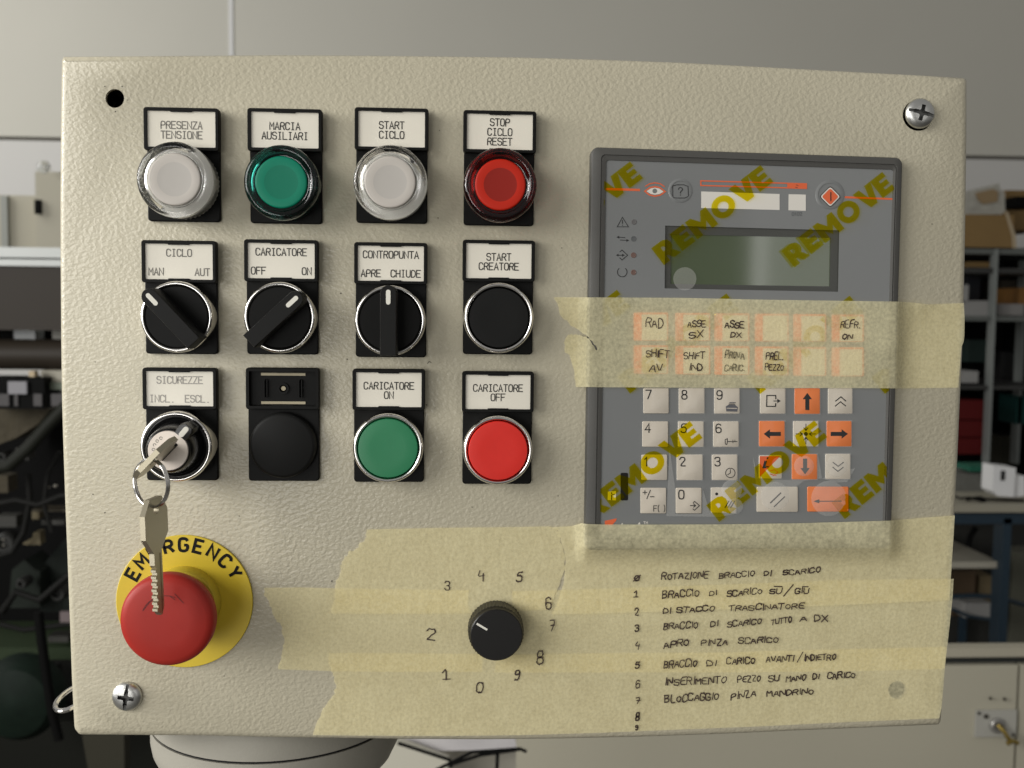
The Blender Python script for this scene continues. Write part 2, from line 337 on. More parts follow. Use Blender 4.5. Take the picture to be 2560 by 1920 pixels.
def tint_mat(name, col, gloss=.05, diff=0.0, dcol=(.8, .8, .8)):
    m = bpy.data.materials.new(name); m.use_nodes = True; t = m.node_tree; out = t.nodes['Material Output']; b = t.nodes['Principled BSDF']
    b.inputs['Base Color'].default_value = (*dcol, 1); b.inputs['Roughness'].default_value = .3
    tr = t.nodes.new('ShaderNodeBsdfTransparent'); tr.inputs['Color'].default_value = (*col, 1)
    m2 = t.nodes.new('ShaderNodeMixShader'); m2.inputs[0].default_value = diff; t.links.new(tr.outputs[0], m2.inputs[1]); t.links.new(b.outputs[0], m2.inputs[2])
    t.links.new(m2.outputs[0], out.inputs['Surface']); return m
FILMINK = tint_mat('film_yellow_print', (.90, .80, .06), diff=.05, dcol=(.40, .36, .005))
FILMAIR = tint_mat('film_air_pocket', (1, 1, 1), diff=.16, dcol=(.80, .79, .75))
CLEARCAP = lambda n, c: mat(n, c, .09, trans=1.0, ior=1.46)

# ------------------------------------------------------------------ the control panel
OUT = [(160, 142), (420, 140), (700, 138), (900, 139), (1100, 141), (1300, 143.5), (1500, 149), (1700, 156.5), (1900, 167), (2100, 178), (2300, 188.5), (2409, 195), (2416, 202),
       (2416, 330), (2414, 500), (2411.5, 640), (2409, 760), (2405, 880), (2399, 1010), (2393, 1150), (2385, 1300), (2376, 1450), (2367, 1600), (2356, 1750), (2351, 1803), (2346, 1811),
       (2180, 1818), (2000, 1825.5), (1800, 1834.5), (1600, 1841.5), (1400, 1846), (1200, 1848), (1000, 1847), (700, 1843), (500, 1838.5), (300, 1837), (202, 1836), (196, 1833), (188, 1823), (186, 1815),
       (180, 1700), (175, 1560), (169, 1400), (163, 1250), (158, 1100), (155, 1000), (153, 850), (151.5, 650), (151, 500), (152, 350), (154, 200), (155.5, 150)]
def inset(L, d):
    n = len(L); res = []
    for i in range(n):
        a = Vector(L[i-1]); b = Vector(L[i]); c = Vector(L[(i+1) % n]); t1 = (b-a).normalized(); t2 = (c-b).normalized(); t = (t1+t2).normalized()
        nn = Vector((-t.y, t.x)); k = max(.5, nn.dot(Vector((-t2.y, t2.x)))); q = b+nn*(d/k); res.append((q.x, q.y))
    return res
panel = empty('control_panel', (0.19, 0, 0))
tag(panel, 'beige textured control box with buttons, selector switches, keypad terminal and emergency stop', 'control panel')
def part(mb, name, mats, parent=panel, **k):
    """mesh modelled in world coordinates, child of the panel (or of one of its parts)"""
    o = mb.build(name, mats, parent, **k); base = Vector((0, 0, 0)); q = parent
    while q is not None: base += Vector(q.location); q = q.parent
    o.location = -base; return o
mb = MB()
HTL, HTR, HBR = circ(287, 246, 23.5), circ(2296, 288, 39, 40), circ(2243, 1725, 22)
front = inset(OUT, 12)
sheet(mb, [front, HTL, HTR, HBR], 0.0, smooth=False)
edge = [lift_ for lift_ in ()]
Ls = [[P(x, y, 0) for x, y in front], [P(x, y, -.0005) for x, y in inset(OUT, 5)], [P(x, y, -.0011) for x, y in inset(OUT, 1.2)], [P(x, y, -.0024) for x, y in OUT]]
Ls.append([Vector((p.x, .095, p.z)) for p in Ls[-1]])
mb.loops(Ls, False, True, 0, True)
for H in (HTL, HTR, HBR): mb.loops([[P(x, y, 0) for x, y in H], [P(x, y, 0)+Vector((0, .0018, 0)) for x, y in H]], False, False, 0, True)
rnS = random.Random(41)
def speck(x, y, r, m=1):
    mb.face([P(x+r*rnS.uniform(.6, 1.2)*math.cos(a), y+r*rnS.uniform(.5, 1.1)*math.sin(a), .00012) for a in [math.radians(60*i+rnS.uniform(-15, 15)) for i in range(6)]], m)
for x, y, r in ((852, 733, 2.4), (1066, 1012, 2.2), (1095, 545, 2.2), (1099, 326, 1.6), (262, 1282, 2.2), (232, 1236, 1.8), (868, 898, 2.2), (262, 216, 2.0), (305, 216, 2.2), (289, 279, 2.2), (318, 250, 1.6), (830, 1453, 2.4), (690, 640, 1.4), (1404, 620, 1.5), (1395, 1240, 1.8), (598, 1290, 1.5), (2330, 560, 1.6), (1180, 1268, 1.6), (560, 1690, 1.5), (2150, 250, 1.6), (700, 1180, 1.5), (238, 905, 1.5)): speck(x, y, r)
ribbon(mb, [(1069, 909), (1071, 905), (1075, 904), (1078, 907)], 1.6, lambda a, b, l: P(a, b, .00012+l), 1)
part(mb, 'enclosure', [PAINT, mat('paint_chip', (.07, .06, .045), .7)], angle=50)
# a bit of wire seen in the empty screw hole
mb = MB(); mb.tube([P(286, 258, -.012), P(285.5, 275, -.004)], .0004, 8); part(mb, 'wire_end', STEEL)
mb = MB(); pc = P(182, 1744, -.02)
mb.tube([pc+Vector((.0066*math.cos(a), .0105*math.sin(a), .0022*math.sin(a+.6))) for a in [2*math.pi*i/40 for i in range(40)]], .0011, 10, closed=True)
part(mb, 'chrome_loop', CHROME)

def mmat(f):
    return f
# ---- one operator station: holder, legend plate, operator
STN = [[(367, 268.5, 546, 554), (623, 271, 804, 559), (889, 269, 1069, 558), (1158, 276, 1338, 564)],
       [(360, 601, 541, 885), (614, 599, 795, 886), (887, 606, 1067, 893), (1156, 600, 1335, 886)],
       [(362.5, 920, 542, 1201), (617, 920, 799, 1202.5), (882, 923, 1062, 1205), (1153, 929, 1334, 1210)]]
NAMES = [['PRESENZA|TENSIONE', 'MARCIA|AUSILIARI', 'START|CICLO', 'STOP|CICLO|RESET'],
         ['CICLO||MAN>AUT', 'CARICATORE||OFF>ON', 'CONTROPUNTA||APRE>CHIUDE', 'START|CREATORE'],
         ['SICUREZZE||INCL.>ESCL.', '', 'CARICATORE|ON', 'CARICATORE|OFF']]
PARTNAME = [['indicator_lamp', 'illuminated_push_button', 'illuminated_push_button', 'illuminated_push_button'],
            ['selector_switch', 'selector_switch', 'selector_switch', 'push_button'],
            ['key_switch', 'blanking_plug', 'push_button', 'push_button']]
PARTLAB = [['clear ribbed indicator lamp under the PRESENZA TENSIONE plate', 'green illuminated button under the MARCIA AUSILIARI plate', 'clear illuminated button under the START CICLO plate', 'red illuminated button under the STOP CICLO RESET plate'],
           ['black selector turned to MAN under the CICLO plate', 'black selector turned to ON under the CARICATORE plate', 'black selector standing upright under the CONTROPUNTA plate', 'flat black push button under the START CREATORE plate'],
           ['key operated switch under the SICUREZZE plate', 'black blanking plug with an empty legend holder', 'flat green push button under the CARICATORE ON plate', 'flat red push button under the CARICATORE OFF plate']]
def holder(r, c, name):
    L, T, R_, Bt = STN[r][c]
    x = (P(L, (T+Bt)/2, .004).x+P(R_, (T+Bt)/2, .003).x)/2; zb = P((L+R_)/2, Bt, .002).z; zt = P((L+R_)/2, T, .0055).z
    cz = zb+.0155; top = zt-cz
    mb = MB()
    base = lambda i, h: lift(rrect(-.0148+i, .0148-i, -.0155+i, .0170-i, .0014), h)
    mb.loops([base(0, 0), base(0, .0017), base(.0004, .0021)], False, True)
    z0, z1 = top-.0174, top
    fr = lambda i, h, r_=.0012: lift(rrect(-.0152+i, .0152-i, z0+i, z1-i, max(.0003, r_-i)), h)
    empty_ = NAMES[r][c] == ''
    mb.loops([fr(0, .0015), fr(0, .0050), fr(.0003, .0055), fr(.0014, .0055, .0018), fr(.0015, .0030, .0018)], False, True)
    for zz, s in ((z1-.0011, -1), (z0+.0011, 1)):           # the clips that hold the plate
        a = [(-.0050, zz-s*.0006), (.0050, zz-s*.0006), (.0042, zz+s*.0007), (-.0042, zz+s*.0007)]
        mb.loops([lift(a, .0048), lift(a, .0054)], True, True, 0, False)
    o = mb.build(name, BLACK, panel, (x-.19, 0, cz))
    return o, z0, z1
def legend(o, z0, z1, txt, grey, legend_ink):
    mb = MB(); A = rrect(-.0137, .0137, z0+.0013, z1-.0013, .0004, 2)
    mb.loops([lift(A, .0032), lift(A, .0047)], False, True, 0, False)
    zc = (z0+z1)/2; to = lambda a, b, l: Vector((a, -(.00476+l), b)); rows = txt.split('|')
    gw, gh, pt, w = .00160, .0029, .00213, .00043
    if len(rows) == 3 and rows[1] == '':
        text(mb, rows[0], 0, zc+.0022, gw, gh, pt, w, to, 1); a, b = rows[2].split('>')
        text(mb, a, -.0123, zc-.0056, gw, gh, pt, w, to, 1, 'l'); text(mb, b, .0123, zc-.0056, gw, gh, pt, w, to, 1, 'r')
    else:
        n = len(rows); off = .0006 if n == 2 else 0
        for i, s in enumerate(rows): text(mb, s, 0, zc-gh/2+.00395*((n-1)/2-i)+off*(-.5), gw, gh, pt, w, to, 1)
    q = mb.build('legend_plate', [LEGEND, legend_ink], o, recalc=False); return q
mm = lambda L: [(a*MM, b*MM) for a, b in L]
def chrome_ring(o, h=10.6):
    mb = MB(); mb.lathe(mm([(14.7, 1.5), (14.7, h-2.2), (14.45, h-.8), (14.0, h-.1), (13.5, h), (13.05, h-.3), (12.85, h-1), (12.8, h-3.2)]), cap=False)
    return mb.build('bezel_ring', CHROME, o, angle=60)
def flat_button(o, m, h):
    chrome_ring(o); mb = MB(); mb.lathe(mm([(12.45, 5), (12.45, h-.5), (12.2, h), (11.8, h+.05), (7, h-.05), (0.02, h-.1)])); mb.build('button_cap', m, o, angle=50)
def illum(o, kind):
    if kind == 'white_ribbed':
        mb = MB(); n = 96; Ls = []
        for r, h, k in ((14.3, 2, 0), (14.5, 3, 1), (14.4, 11.5, 1), (14.2, 12.3, 0)):
            Ls.append([((r+(.35 if k and i % 2 else 0))*MM*math.cos(2*math.pi*i/n), -h*MM, (r+(.35 if k and i % 2 else 0))*MM*math.sin(2*math.pi*i/n)) for i in range(n)])
        mb.loops(Ls, False, False); mb.build('ribbed_collar', mat('clear_rib', (.86, .85, .78), .2, trans=.55), o, angle=20)
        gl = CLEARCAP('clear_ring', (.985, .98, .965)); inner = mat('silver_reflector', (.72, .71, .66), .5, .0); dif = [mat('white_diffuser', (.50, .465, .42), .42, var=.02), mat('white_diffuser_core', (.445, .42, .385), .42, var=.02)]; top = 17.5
    else:
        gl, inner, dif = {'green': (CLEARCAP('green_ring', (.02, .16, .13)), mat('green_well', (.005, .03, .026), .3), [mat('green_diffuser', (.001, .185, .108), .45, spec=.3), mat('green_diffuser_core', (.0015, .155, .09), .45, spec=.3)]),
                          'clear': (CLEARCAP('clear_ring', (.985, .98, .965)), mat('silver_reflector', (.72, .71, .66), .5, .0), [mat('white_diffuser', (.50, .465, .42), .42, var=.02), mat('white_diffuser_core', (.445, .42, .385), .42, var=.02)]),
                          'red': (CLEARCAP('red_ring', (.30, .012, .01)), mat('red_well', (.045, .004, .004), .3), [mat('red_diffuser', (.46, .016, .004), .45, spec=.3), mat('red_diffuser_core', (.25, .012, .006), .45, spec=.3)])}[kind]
        top = 15.5
        mb = MB(); mb.lathe(mm([(13.6, 1.5), (14.2, 2.2), (14.2, 5.5), (13.9, 6.2)]), cap=False); mb.build('base_ring', mat('pale_base', (.50, .47, .40), .35), o)
    t = top
    mb = MB(); mb.lathe(mm([(13.8, 4), (13.2, t-4.5), (11.6, t-3.8), (11.2, t-2.2), (10.6, t-2.1), (10.5, 3)]), cap=False); mb.build('reflector', inner, o)
    mb = MB(); mb.lathe(mm([(14.2, 4.5), (15.0, 6), (15.1, t-2.4), (14.8, t-1.0), (14.1, t-.2), (13.2, t), (12.3, t-.2), (11.7, t-.8), (11.2, t-1.3), (10.55, t-1.35), (10.55, t-2.0),
        (11.2, t-2.1), (11.55, t-3.6), (13.3, t-4.3), (13.85, 4.6), (14.2, 4.5)]), cap=False); mb.build('lens_ring', gl, o, angle=50)
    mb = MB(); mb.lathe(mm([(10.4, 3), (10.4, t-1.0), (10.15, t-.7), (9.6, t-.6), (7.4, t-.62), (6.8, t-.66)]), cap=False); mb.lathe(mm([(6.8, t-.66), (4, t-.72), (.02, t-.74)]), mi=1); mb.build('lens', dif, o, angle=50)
def selector(o, deg):
    chrome_ring(o)
    mb = MB(); mb.lathe(mm([(12.75, 6), (12.75, 9.6), (12.3, 10.1), (0.02, 10.1)])); mb.build('dial', BLACK, o)
    a = math.radians(deg)
    def rt(L, h): return [((x*math.cos(a)-z*math.sin(a))*MM, -h*MM, (x*math.sin(a)+z*math.cos(a))*MM) for x, z in L]
    def outl(w, e0, e1):
        tip = [(w*math.cos(math.radians(t)), e1-w+w*math.sin(math.radians(t))) for t in range(0, 181, 15)]
        return tip+[(-w, e0), (w, e0)]
    mb = MB(); mb.loops([rt(outl(3.5, -14.3, 14.4), 9.5), rt(outl(3.35, -14.2, 14.3), 20.8), rt(outl(3.0, -13.9, 14.0), 21.6)], False, True); mb.build('handle', BLACKM, o, angle=40)
    mb = MB(); cap = [(.9*math.cos(math.radians(t)), 11.6+.9*math.sin(math.radians(t))) for t in range(0, 181, 20)]+[(.9*math.cos(math.radians(t)), 7.4+.9*math.sin(math.radians(t))) for t in range(180, 361, 20)]
    mb.loops([rt(cap, 21.4), rt(cap, 21.75)], False, True); mb.build('marker', WHITEMARK, o)
for r in range(3):
    for c in range(4):
        o, z0, z1 = holder(r, c, PARTNAME[r][c]); o['label'] = PARTLAB[r][c]
        if NAMES[r][c]:
            legend_ink = INKPALE if (r, c) == (2, 0) else (INKGREY if c == 0 else INK)  # glare on the left plates is put into the ink colour
            legend(o, z0, z1, NAMES[r][c], .2, legend_ink)
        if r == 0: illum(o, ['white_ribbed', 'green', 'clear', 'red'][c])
        elif (r, c) == (1, 0): selector(o, 43)
        elif (r, c) == (1, 1): selector(o, -47)
        elif (r, c) == (1, 2): selector(o, 0)
        elif (r, c) == (1, 3): flat_button(o, BLACKM, 9.6)
        elif (r, c) == (2, 2): flat_button(o, GREENCAP, 10.3)
        elif (r, c) == (2, 3): flat_button(o, REDCAP, 10.9)
        elif (r, c) == (2, 1):
            mb = MB(); mb.lathe(mm([(13.8, 1.8), (13.8, 5.0), (13.2, 6.0), (12.2, 6.4), (.02, 6.5)])); mb.build('plug_cap', BLACKM, o, angle=40)
            zc = (z0+z1)/2; mb = MB()
            for sx_ in (-1, 1):
                A = rrect(sx_*.0072-.0008, sx_*.0072+.0008, zc-.0038, zc+.0038, .0005, 2); mb.loops([lift(A, .0028), lift(A, .0042), lift([(x+(.0004 if x < sx_*.0072 else -.0004), z) for x, z in A], .0042), lift([(x+(.0004 if x < sx_*.0072 else -.0004), z) for x, z in A], .0031)], False, True)
            mb.lathe(mm([(2.4, 2.9), (2.4, 3.8), (1.5, 3.8), (1.5, 3.0)]), 24, 0, True, (0, zc)); mb.build('plate_socket', BLACK, o)
            mb = MB(); mb.lathe(mm([(1.0, 3.1), (.95, 3.25), (.02, 3.3)]), 20, 0, True, (.0001, zc))
            for zz in (z1-.0027, z0+.0027):
                A = [(-.0092, zz-.0006), (.0092, zz-.0006), (.0092, zz+.0005), (-.0092, zz+.0005)]; mb.loops([lift(A, .0030), lift(A, .0033)], False, True, 0, False)
            mb.build('see_through_slot', mat('panel_seen_through', (.40, .35, .24), .6), o)
        elif (r, c) == (2, 0):
            chrome_ring(o, 12.5); KS = o
            mb = MB(); mb.lathe(mm([(12.85, 6), (12.8, 11.5), (12.2, 11.8), (11.4, 10.6), (10.9, 11.0), (10.2, 14.5), (9.6, 20), (9.0, 22.8), (8.6, 23.6), (8.2, 23.9), (8.15, 22)]), cap=True); mb.build('barrel', mat('black_gloss', (.005, .005, .005), .25), o, angle=50)
            mb = MB(); mb.lathe(mm([(8.05, 20), (8.05, 23.6), (7.8, 23.9), (.02, 23.9)]))
            to = lambda a, b, l: Vector((a, -(.02395+l), b)); s = (-.69, -.72)
            ribbon(mb, [(-s[0]*.0045, -s[1]*.0045), (s[0]*.0045, s[1]*.0045)], .0026, to, 1, False)
            for an in (118, 137, 156, 175): ribbon(mb, [(x*MM, z*MM) for x, z in [(5.7*math.cos(math.radians(an))+.55*math.cos(t), 5.7*math.sin(math.radians(an))+.55*math.sin(t)) for t in [math.radians(40*k) for k in range(9 if an != 156 else 7)]]], .00022, to, 2)
            mb.build('lock_face', [mat('lock_face', (.74, .66, .58), .42), DARK, INKGREY], o, angle=40, recalc=False)
            mb = MB(); a = math.radians(-40)
            def rt2(L, h): return [((x*math.cos(a)-z*math.sin(a))*MM, -h*MM, (x*math.sin(a)+z*math.cos(a))*MM) for x, z in L]
            T = [(-3.0, 7.6), (3.0, 7.6), (3.0, 11.6), (1.8, 13.0), (-1.8, 13.0), (-3.0, 11.6)]
            mb.loops([rt2(T, 9), rt2(T, 23.6), rt2([(x*.85, z*.97+.2) for x, z in T], 24.4)], False, True); mb.build('pointer', mat('black_gloss', (.005, .005, .005), .25), o)
            mb = MB(); cp = [(1.05*math.cos(math.radians(t)), 11.4+1.05*math.sin(math.radians(t))) for t in range(0, 181, 20)]+[(1.05*math.cos(math.radians(t)), 8.6+1.05*math.sin(math.radians(t))) for t in range(180, 361, 20)]
            mb.loops([rt2(cp, 24.2), rt2(cp, 24.7)], False, True); mb.build('marker', WHITEMARK, o)
            LOCKC = Vector((panel.location.x+o.location.x, 0, o.location.z))

# ---- emergency stop
ec = P(461.5, 1504, .001)
mb = MB(); mb.lathe(mm([(28.6, .1), (28.6, .9), (28.4, 1.1), (.02, 1.1)]), 96)
o = mb.build('emergency_stop', [YELLOW], panel, (ec.x-.19, 0, ec.z)); o['label'] = 'red mushroom emergency stop on a round yellow disc lettered EMERGENCY'
ES = o
mb = MB(); txt = 'EMERGENCY'
for i, ch in enumerate(txt):
    an = math.radians(150.5-i*15.0); rb = .0219; ca, sa = math.cos(an-math.pi/2), math.sin(an-math.pi/2)
    cxr, czr = rb*math.cos(an), rb*math.sin(an); gw = .0035 if ch != 'M' else .0041
    for st in glyph(ch): ribbon(mb, [(cxr+(a-.5)*gw*ca-b*.0053*sa, czr+(a-.5)*gw*sa+b*.0053*ca) for a, b in st], .00128, lambda x, z, l: Vector((x, -(.00116+l), z)), 0, False)
mb.build('lettering', mat('black_letters', (.006, .006, .005), .6, spec=.2), o, recalc=False)
mb = MB(); mb.lathe(mm([(15.4, 1), (15.4, 8), (14.8, 9.5), (13.0, 9.7)]), cap=False); mb.build('collar', YELLOWC, o)
mb = MB(); mb.lathe(mm([(13.8, 8), (14.6, 14), (17.0, 20), (18.5, 22.5), (18.75, 24), (18.75, 26.5), (18.3, 28.2), (17.2, 29.2), (15.5, 29.8), (9, 30.2), (.02, 30.3)]), 96)
arc = [(9.6*math.cos(math.radians(t))*MM, (9.6*math.sin(math.radians(t))+1.0)*MM) for t in range(158, 66, -6)]
to2 = lambda a, b, l: Vector((a, -(.03022+l), b))
for q in (arc, [(7.0*MM, 7.6*MM), (3.6*MM, 11.3*MM)], [(3.6*MM, 9.0*MM), (2.0*MM, 10.1*MM)], [(-8.8*MM, 4.6*MM), (-6.2*MM, 8.0*MM), (-4*MM, 9.4*MM)]): ribbon(mb, q, .00024, to2, 1)
mb.build('mushroom_cap', [ESTOPRED, mat('engraved_line', (.10, .012, .012), .6)], o, angle=60, recalc=False)

# ---- rotary knob
kc = P(1239, 1571, .002)
mb = MB(); n = 96; Ls = []
for r, h, k in ((11.6, .6, 0), (11.8, 1.0, 1), (11.6, 8.6, 1), (11.3, 9.4, 0), (11.1, 11.2, 0), (10.7, 11.6, 0), (.02, 11.6, 0)):
    Ls.append([((r+(.3 if k and i % 2 else 0))*MM*math.cos(2*math.pi*i/n), -h*MM, (r+(.3 if k and i % 2 else 0))*MM*math.sin(2*math.pi*i/n)) for i in range(n)])
mb.loops(Ls, False, True); o = mb.build('rotary_knob', [mat('knob_black', (.006, .0055, .005), .4, bump=(3000, .1, .0002))], panel, (kc.x-.19, 0, kc.z), angle=25); KN = o
o['label'] = 'black knurled rotary knob with a white line, numbers written round it'
mb = MB(); a = math.radians(149)
mb.face([(math.cos(a)*r*MM-math.sin(a)*w*MM, -.01166, math.sin(a)*r*MM+math.cos(a)*w*MM) for r, w in ((4.6, -.45), (9.9, -.45), (9.9, .45), (4.6, .45))]); mb.build('pointer_line', WHITEMARK, o, recalc=False)

# ---- screws
def screw(px, py, ang, lab, h0):
    c = P(px, py, h0+.001); mb = MB()
    mb.lathe(mm([(6.3, 0), (6.4, .5), (6.15, 1.3), (5.5, 2.0), (4.3, 2.55), (3.0, 2.8), (.02, 2.9)]), 64)
    RECESS = mat('screw_recess_shaded', (.10, .10, .095), .45, .6); o = mb.build('screw', [ZINC, RECESS], panel, (c.x-.19, -h0, c.z), angle=60); o['label'] = lab  # recess faces get a darker metal, shade put into the colour
    cut = MB()
    def bar(w, l, d, an):
        ca, sa = math.cos(an), math.sin(an); A = [(-l, -w), (l, -w), (l, w), (-l, w)]; A = [(x*ca-z*sa, x*sa+z*ca) for x, z in A]
        return [[(x*MM, -d*MM, z*MM) for x, z in A], [(x*MM, -5*MM, z*MM) for x, z in A]]
    a = math.radians(ang)
    objs = []
    for w, l, d, an in ((.62, 9, 1.75, a), (.85, 3.4, .8, a+math.pi/2), (1.5, 1.5, 1.3, a+math.pi/4), (.85, 3.4, .8, a)):
        cb = MB(); cb.loops(bar(w, l, d, an), True, True, 1, False); q = cb.build('cutter', [ZINC, RECESS]); q.location = (c.x, -h0, c.z); objs.append(q)
    bpy.context.view_layer.update()
    for q in objs:
        md = o.modifiers.new('b', 'BOOLEAN'); md.object = q; md.operation = 'DIFFERENCE'; md.solver = 'EXACT'
    dg = bpy.context.evaluated_depsgraph_get(); me = bpy.data.meshes.new_from_object(o.evaluated_get(dg)); o.modifiers.clear(); o.data = me
    for q in objs: bpy.data.objects.remove(q)
    me.set_sharp_from_angle(angle=math.radians(40)); return o
screw(2301, 283, -13, 'slotted cross head screw in the oversized hole of the top right corner', .0016)
screw(317, 1742, 82, 'slotted cross head screw in the bottom left corner', .0)

# ------------------------------------------------------------------ operator terminal
HF = .0046
TC = [P(1476, 366, .005), P(2258, 394, .005), P(2228, 1371, .005), P(1462, 1376, .005)]
TC[0] = P(1478, 367, .005)
TW, TH = (TC[1]-TC[0]).length, (TC[0]-TC[3]).length
def T(u, v, h):
    """terminal coordinates: u 0..TW from the left, v 0..TH from the bottom"""
    a, b = u/TW, v/TH; q = (TC[3]*(1-a)+TC[2]*a)*(1-b)+(TC[0]*(1-a)+TC[1]*a)*b; return Vector((q.x, -h, q.z))
def tl(il, ir, it, ib, r, h): return [T(x, z, h) for x, z in rrect(il, TW-ir, ib, TH-it, r, 6)]
mb = MB()
mb.loops([tl(0, 0, 0, 0, .0032, 0), tl(0, 0, 0, 0, .0032, .0042), tl(.0004, .0004, .0004, .0004, .003, .0049), tl(.0010, .0010, .0010, .0010, .0026, .0052),
          tl(.0042, .0026, .0030, .0030, .0018, .0054), tl(.0044, .00275, .0032, .0032, .0017, .0049), tl(.0048, .0030, .0036, .0036, .0016, .0049), tl(.0050, .0032, .0038, .0038, .0015, .0053),
          tl(.0064, .0040, .0052, .0050, .0012, .0050), tl(.0066, .0041, .0054, .0052, .0011, .0040)], False, False)
term = part(mb, 'operator_terminal', TERMFRAME, angle=30); term['label'] = 'grey operator terminal with small display and keypad, half covered by tape'
TOFF = Vector((panel.location.x, 0, 0))
def tpart(mb, name, mats, **k):
    o = mb.build(name, mats, term, **k); return o
DISP = [(1663, 564), (2098, 576), (2095, 729.5), (1661.5, 721)]
def lerp(a, b, t): return (a[0]+(b[0]-a[0])*t, a[1]+(b[1]-a[1])*t)
mb = MB(); fl = [(1511, 395), (2239, 421), (2233, 600), (2228, 900), (2212, 1360), (1492, 1362), (1500, 900), (1508, 600)]
sheet(mb, [fl, DISP], HF, smooth=False); tpart(mb, 'face_plate', FACE)
# display: window recess and LCD
mb = MB()
Q = [(1677, 586), (2076, 594), (2074, 716), (1676, 710)]
mb.loops([[P(x, y, HF) for x, y in DISP], [P(x, y, HF-.0007) for x, y in DISP]], False, False, 0, False)
mb.loops([[P(x, y, HF-.0007) for x, y in DISP], [P(x, y, HF-.0007) for x, y in Q], [P(x, y, HF-.0011) for x, y in Q]], False, False, 0, False)
dw = tpart(mb, 'display', [mat('window_border', (.055, .056, .050), .35)])
mb = MB(); mb.face([P(x, y, HF-.0011) for x, y in Q]); mb.build('lcd_screen', LCDM, dw)

def keycap(px, name='key', m=KEYWHITE, lab=None, extra=None):
    x0, y0, x1, y1 = px; mb = MB(); A = lambda i: rrect(x0+i, x1-i, y0+i, y1-i, 3.0, 3)
    mb.loops([[P(x, y, HF) for x, y in A(0)], [P(x, y, HF+.00035) for x, y in A(.3)], [P(x, y, HF+.0005) for x, y in A(1.2)]], False, True)
    return mb
HK = HF+.00056
def finish(mb, mats, name='key', lab=None):
    o = tpart(mb, name, mats, recalc=True)
    if lab: o['label'] = lab
    return o
def ktext(mb, s, x, y, hpx, wpx, st, mi=1, pitch=None):
    text(mb, s, x, -y, wpx, hpx, pitch or wpx*1.35, st, lambda a, b, l: P(a, -b, HK+l), mi, 'l')
K5 = lambda x, y: (1460+x*.2532, 940+y*.2532)
K6 = lambda x, y: (1840+x*.2532, 940+y*.2532)
def l5(mb, pts, w=2.0, mi=1): pxline(mb, [K5(*p) for p in pts], w, HK, mi, True)
def l6(mb, pts, w=2.0, mi=1): pxline(mb, [K6(*p) for p in pts], w, HK, mi, True)
def p6(mb, pts, mi=1): pxpoly(mb, [K6(*p) for p in pts], HK, mi)
def kr(f, x0, y0, x1, y1): a = f(x0, y0); b = f(x1, y1); return (a[0], a[1], b[0], b[1])
WK = [KEYWHITE, PRINTK, mat('print_grey', (.10, .10, .11), .5)]; OK_ = [KEYORANGE, PRINTK]
digits = {'7': (585, 119, 838, 370), '8': (935, 119, 1190, 370), '9': (1285, 119, 1537, 372), '4': (575, 447, 832, 700), '5': (928, 447, 1182, 700), '6': (1275, 447, 1528, 700),
          '1': (567, 775, 823, 1028), '2': (915, 775, 1172, 1028), '3': (1262, 775, 1515, 1028), '+': (557, 1103, 812, 1357), '0': (905, 1103, 1162, 1357), '.': (1252, 1100, 1503, 1352)}
dpos = {'7': (612, 225), '8': (965, 228), '9': (1312, 230), '4': (603, 556), '5': (958, 558), '6': (1302, 560), '1': (590, 888), '2': (945, 888), '3': (1292, 888), '0': (935, 1213)}
for d, rc in digits.items():
    mb = keycap(kr(K5, *rc))
    if d in dpos:
        x, y = K5(*dpos[d]); ktext(mb, d, x, y, 21.5, 13, 2.9)
    if d == '9':
        pxpoly(mb, [K5(*p) for p in [(1405, 350), (1400, 300), (1430, 282), (1490, 284), (1520, 308), (1515, 352)]], HK, 2); 
        l5(mb, [(1437, 262), (1495, 262)], 2, 2); l5(mb, [(1432, 276), (1490, 277)], 2, 1); l5(mb, [(1412, 318), (1508, 320)], 1.6, 0)
    if d == '6': l5(mb, [(1395, 670), (1393, 630), (1415, 618), (1416, 650), (1410, 676), (1395, 670)], 1.8); l5(mb, [(1416, 648), (1512, 648)], 1.8); l5(mb, [(1470, 632), (1470, 660)], 1.4); l5(mb, [(1490, 632), (1490, 652)], 1.4)
    if d == '3': l5(mb, [(1445+47*math.cos(t), 957+47*math.sin(t)) for t in [math.radians(20*i) for i in range(19)]], 1.7); l5(mb, [(1445, 922), (1445, 957), (1418, 976)], 1.7)
    if d == '+':
        l5(mb, [(582, 1150), (620, 1150)], 2); l5(mb, [(601, 1132), (601, 1168)], 2); l5(mb, [(620, 1212), (655, 1128)], 2.1); l5(mb, [(655, 1192), (692, 1192)], 2.2)
        x, y = K5(688, 1336); ktext(mb, 'F', x, y, 14, 8, 1.8); x, y = K5(722, 1336); ktext(mb, '(', x, y, 14, 7, 1.7); x, y = K5(780, 1336); ktext(mb, ')', x, y, 14, 7, 1.7)
    if d == '0': l5(mb, [(1050, 1280), (1100, 1280)], 2); l5(mb, [(1082, 1262), (1102, 1280), (1082, 1296)], 2); l5(mb, [(1078, 1252), (1092, 1238), (1140, 1280), (1090, 1326), (1076, 1312)], 1.9)
    if d == '.':
        pxpoly(mb, [K5(1310+15*math.cos(t), 1165+15*math.sin(t)) for t in [math.radians(30*i) for i in range(12)]], HK, 1)
        for q in (0, 28, 56): l5(mb, [(1392+q, 1300), (1432+q, 1235)], 2)
    finish(mb, WK, 'key', None)
def arrow(cx, cy, dx, dy, L=85, hw=46, hl=62, sw=20):
    px_, py_ = -dy, dx; q = [(L, 0), (L-hl, hw), (L-hl, sw), (-L, sw), (-L, -sw), (L-hl, -sw), (L-hl, -hw)]
    return [(cx+a*dx+b*px_, cy+a*dy+b*py_) for a, b in q]
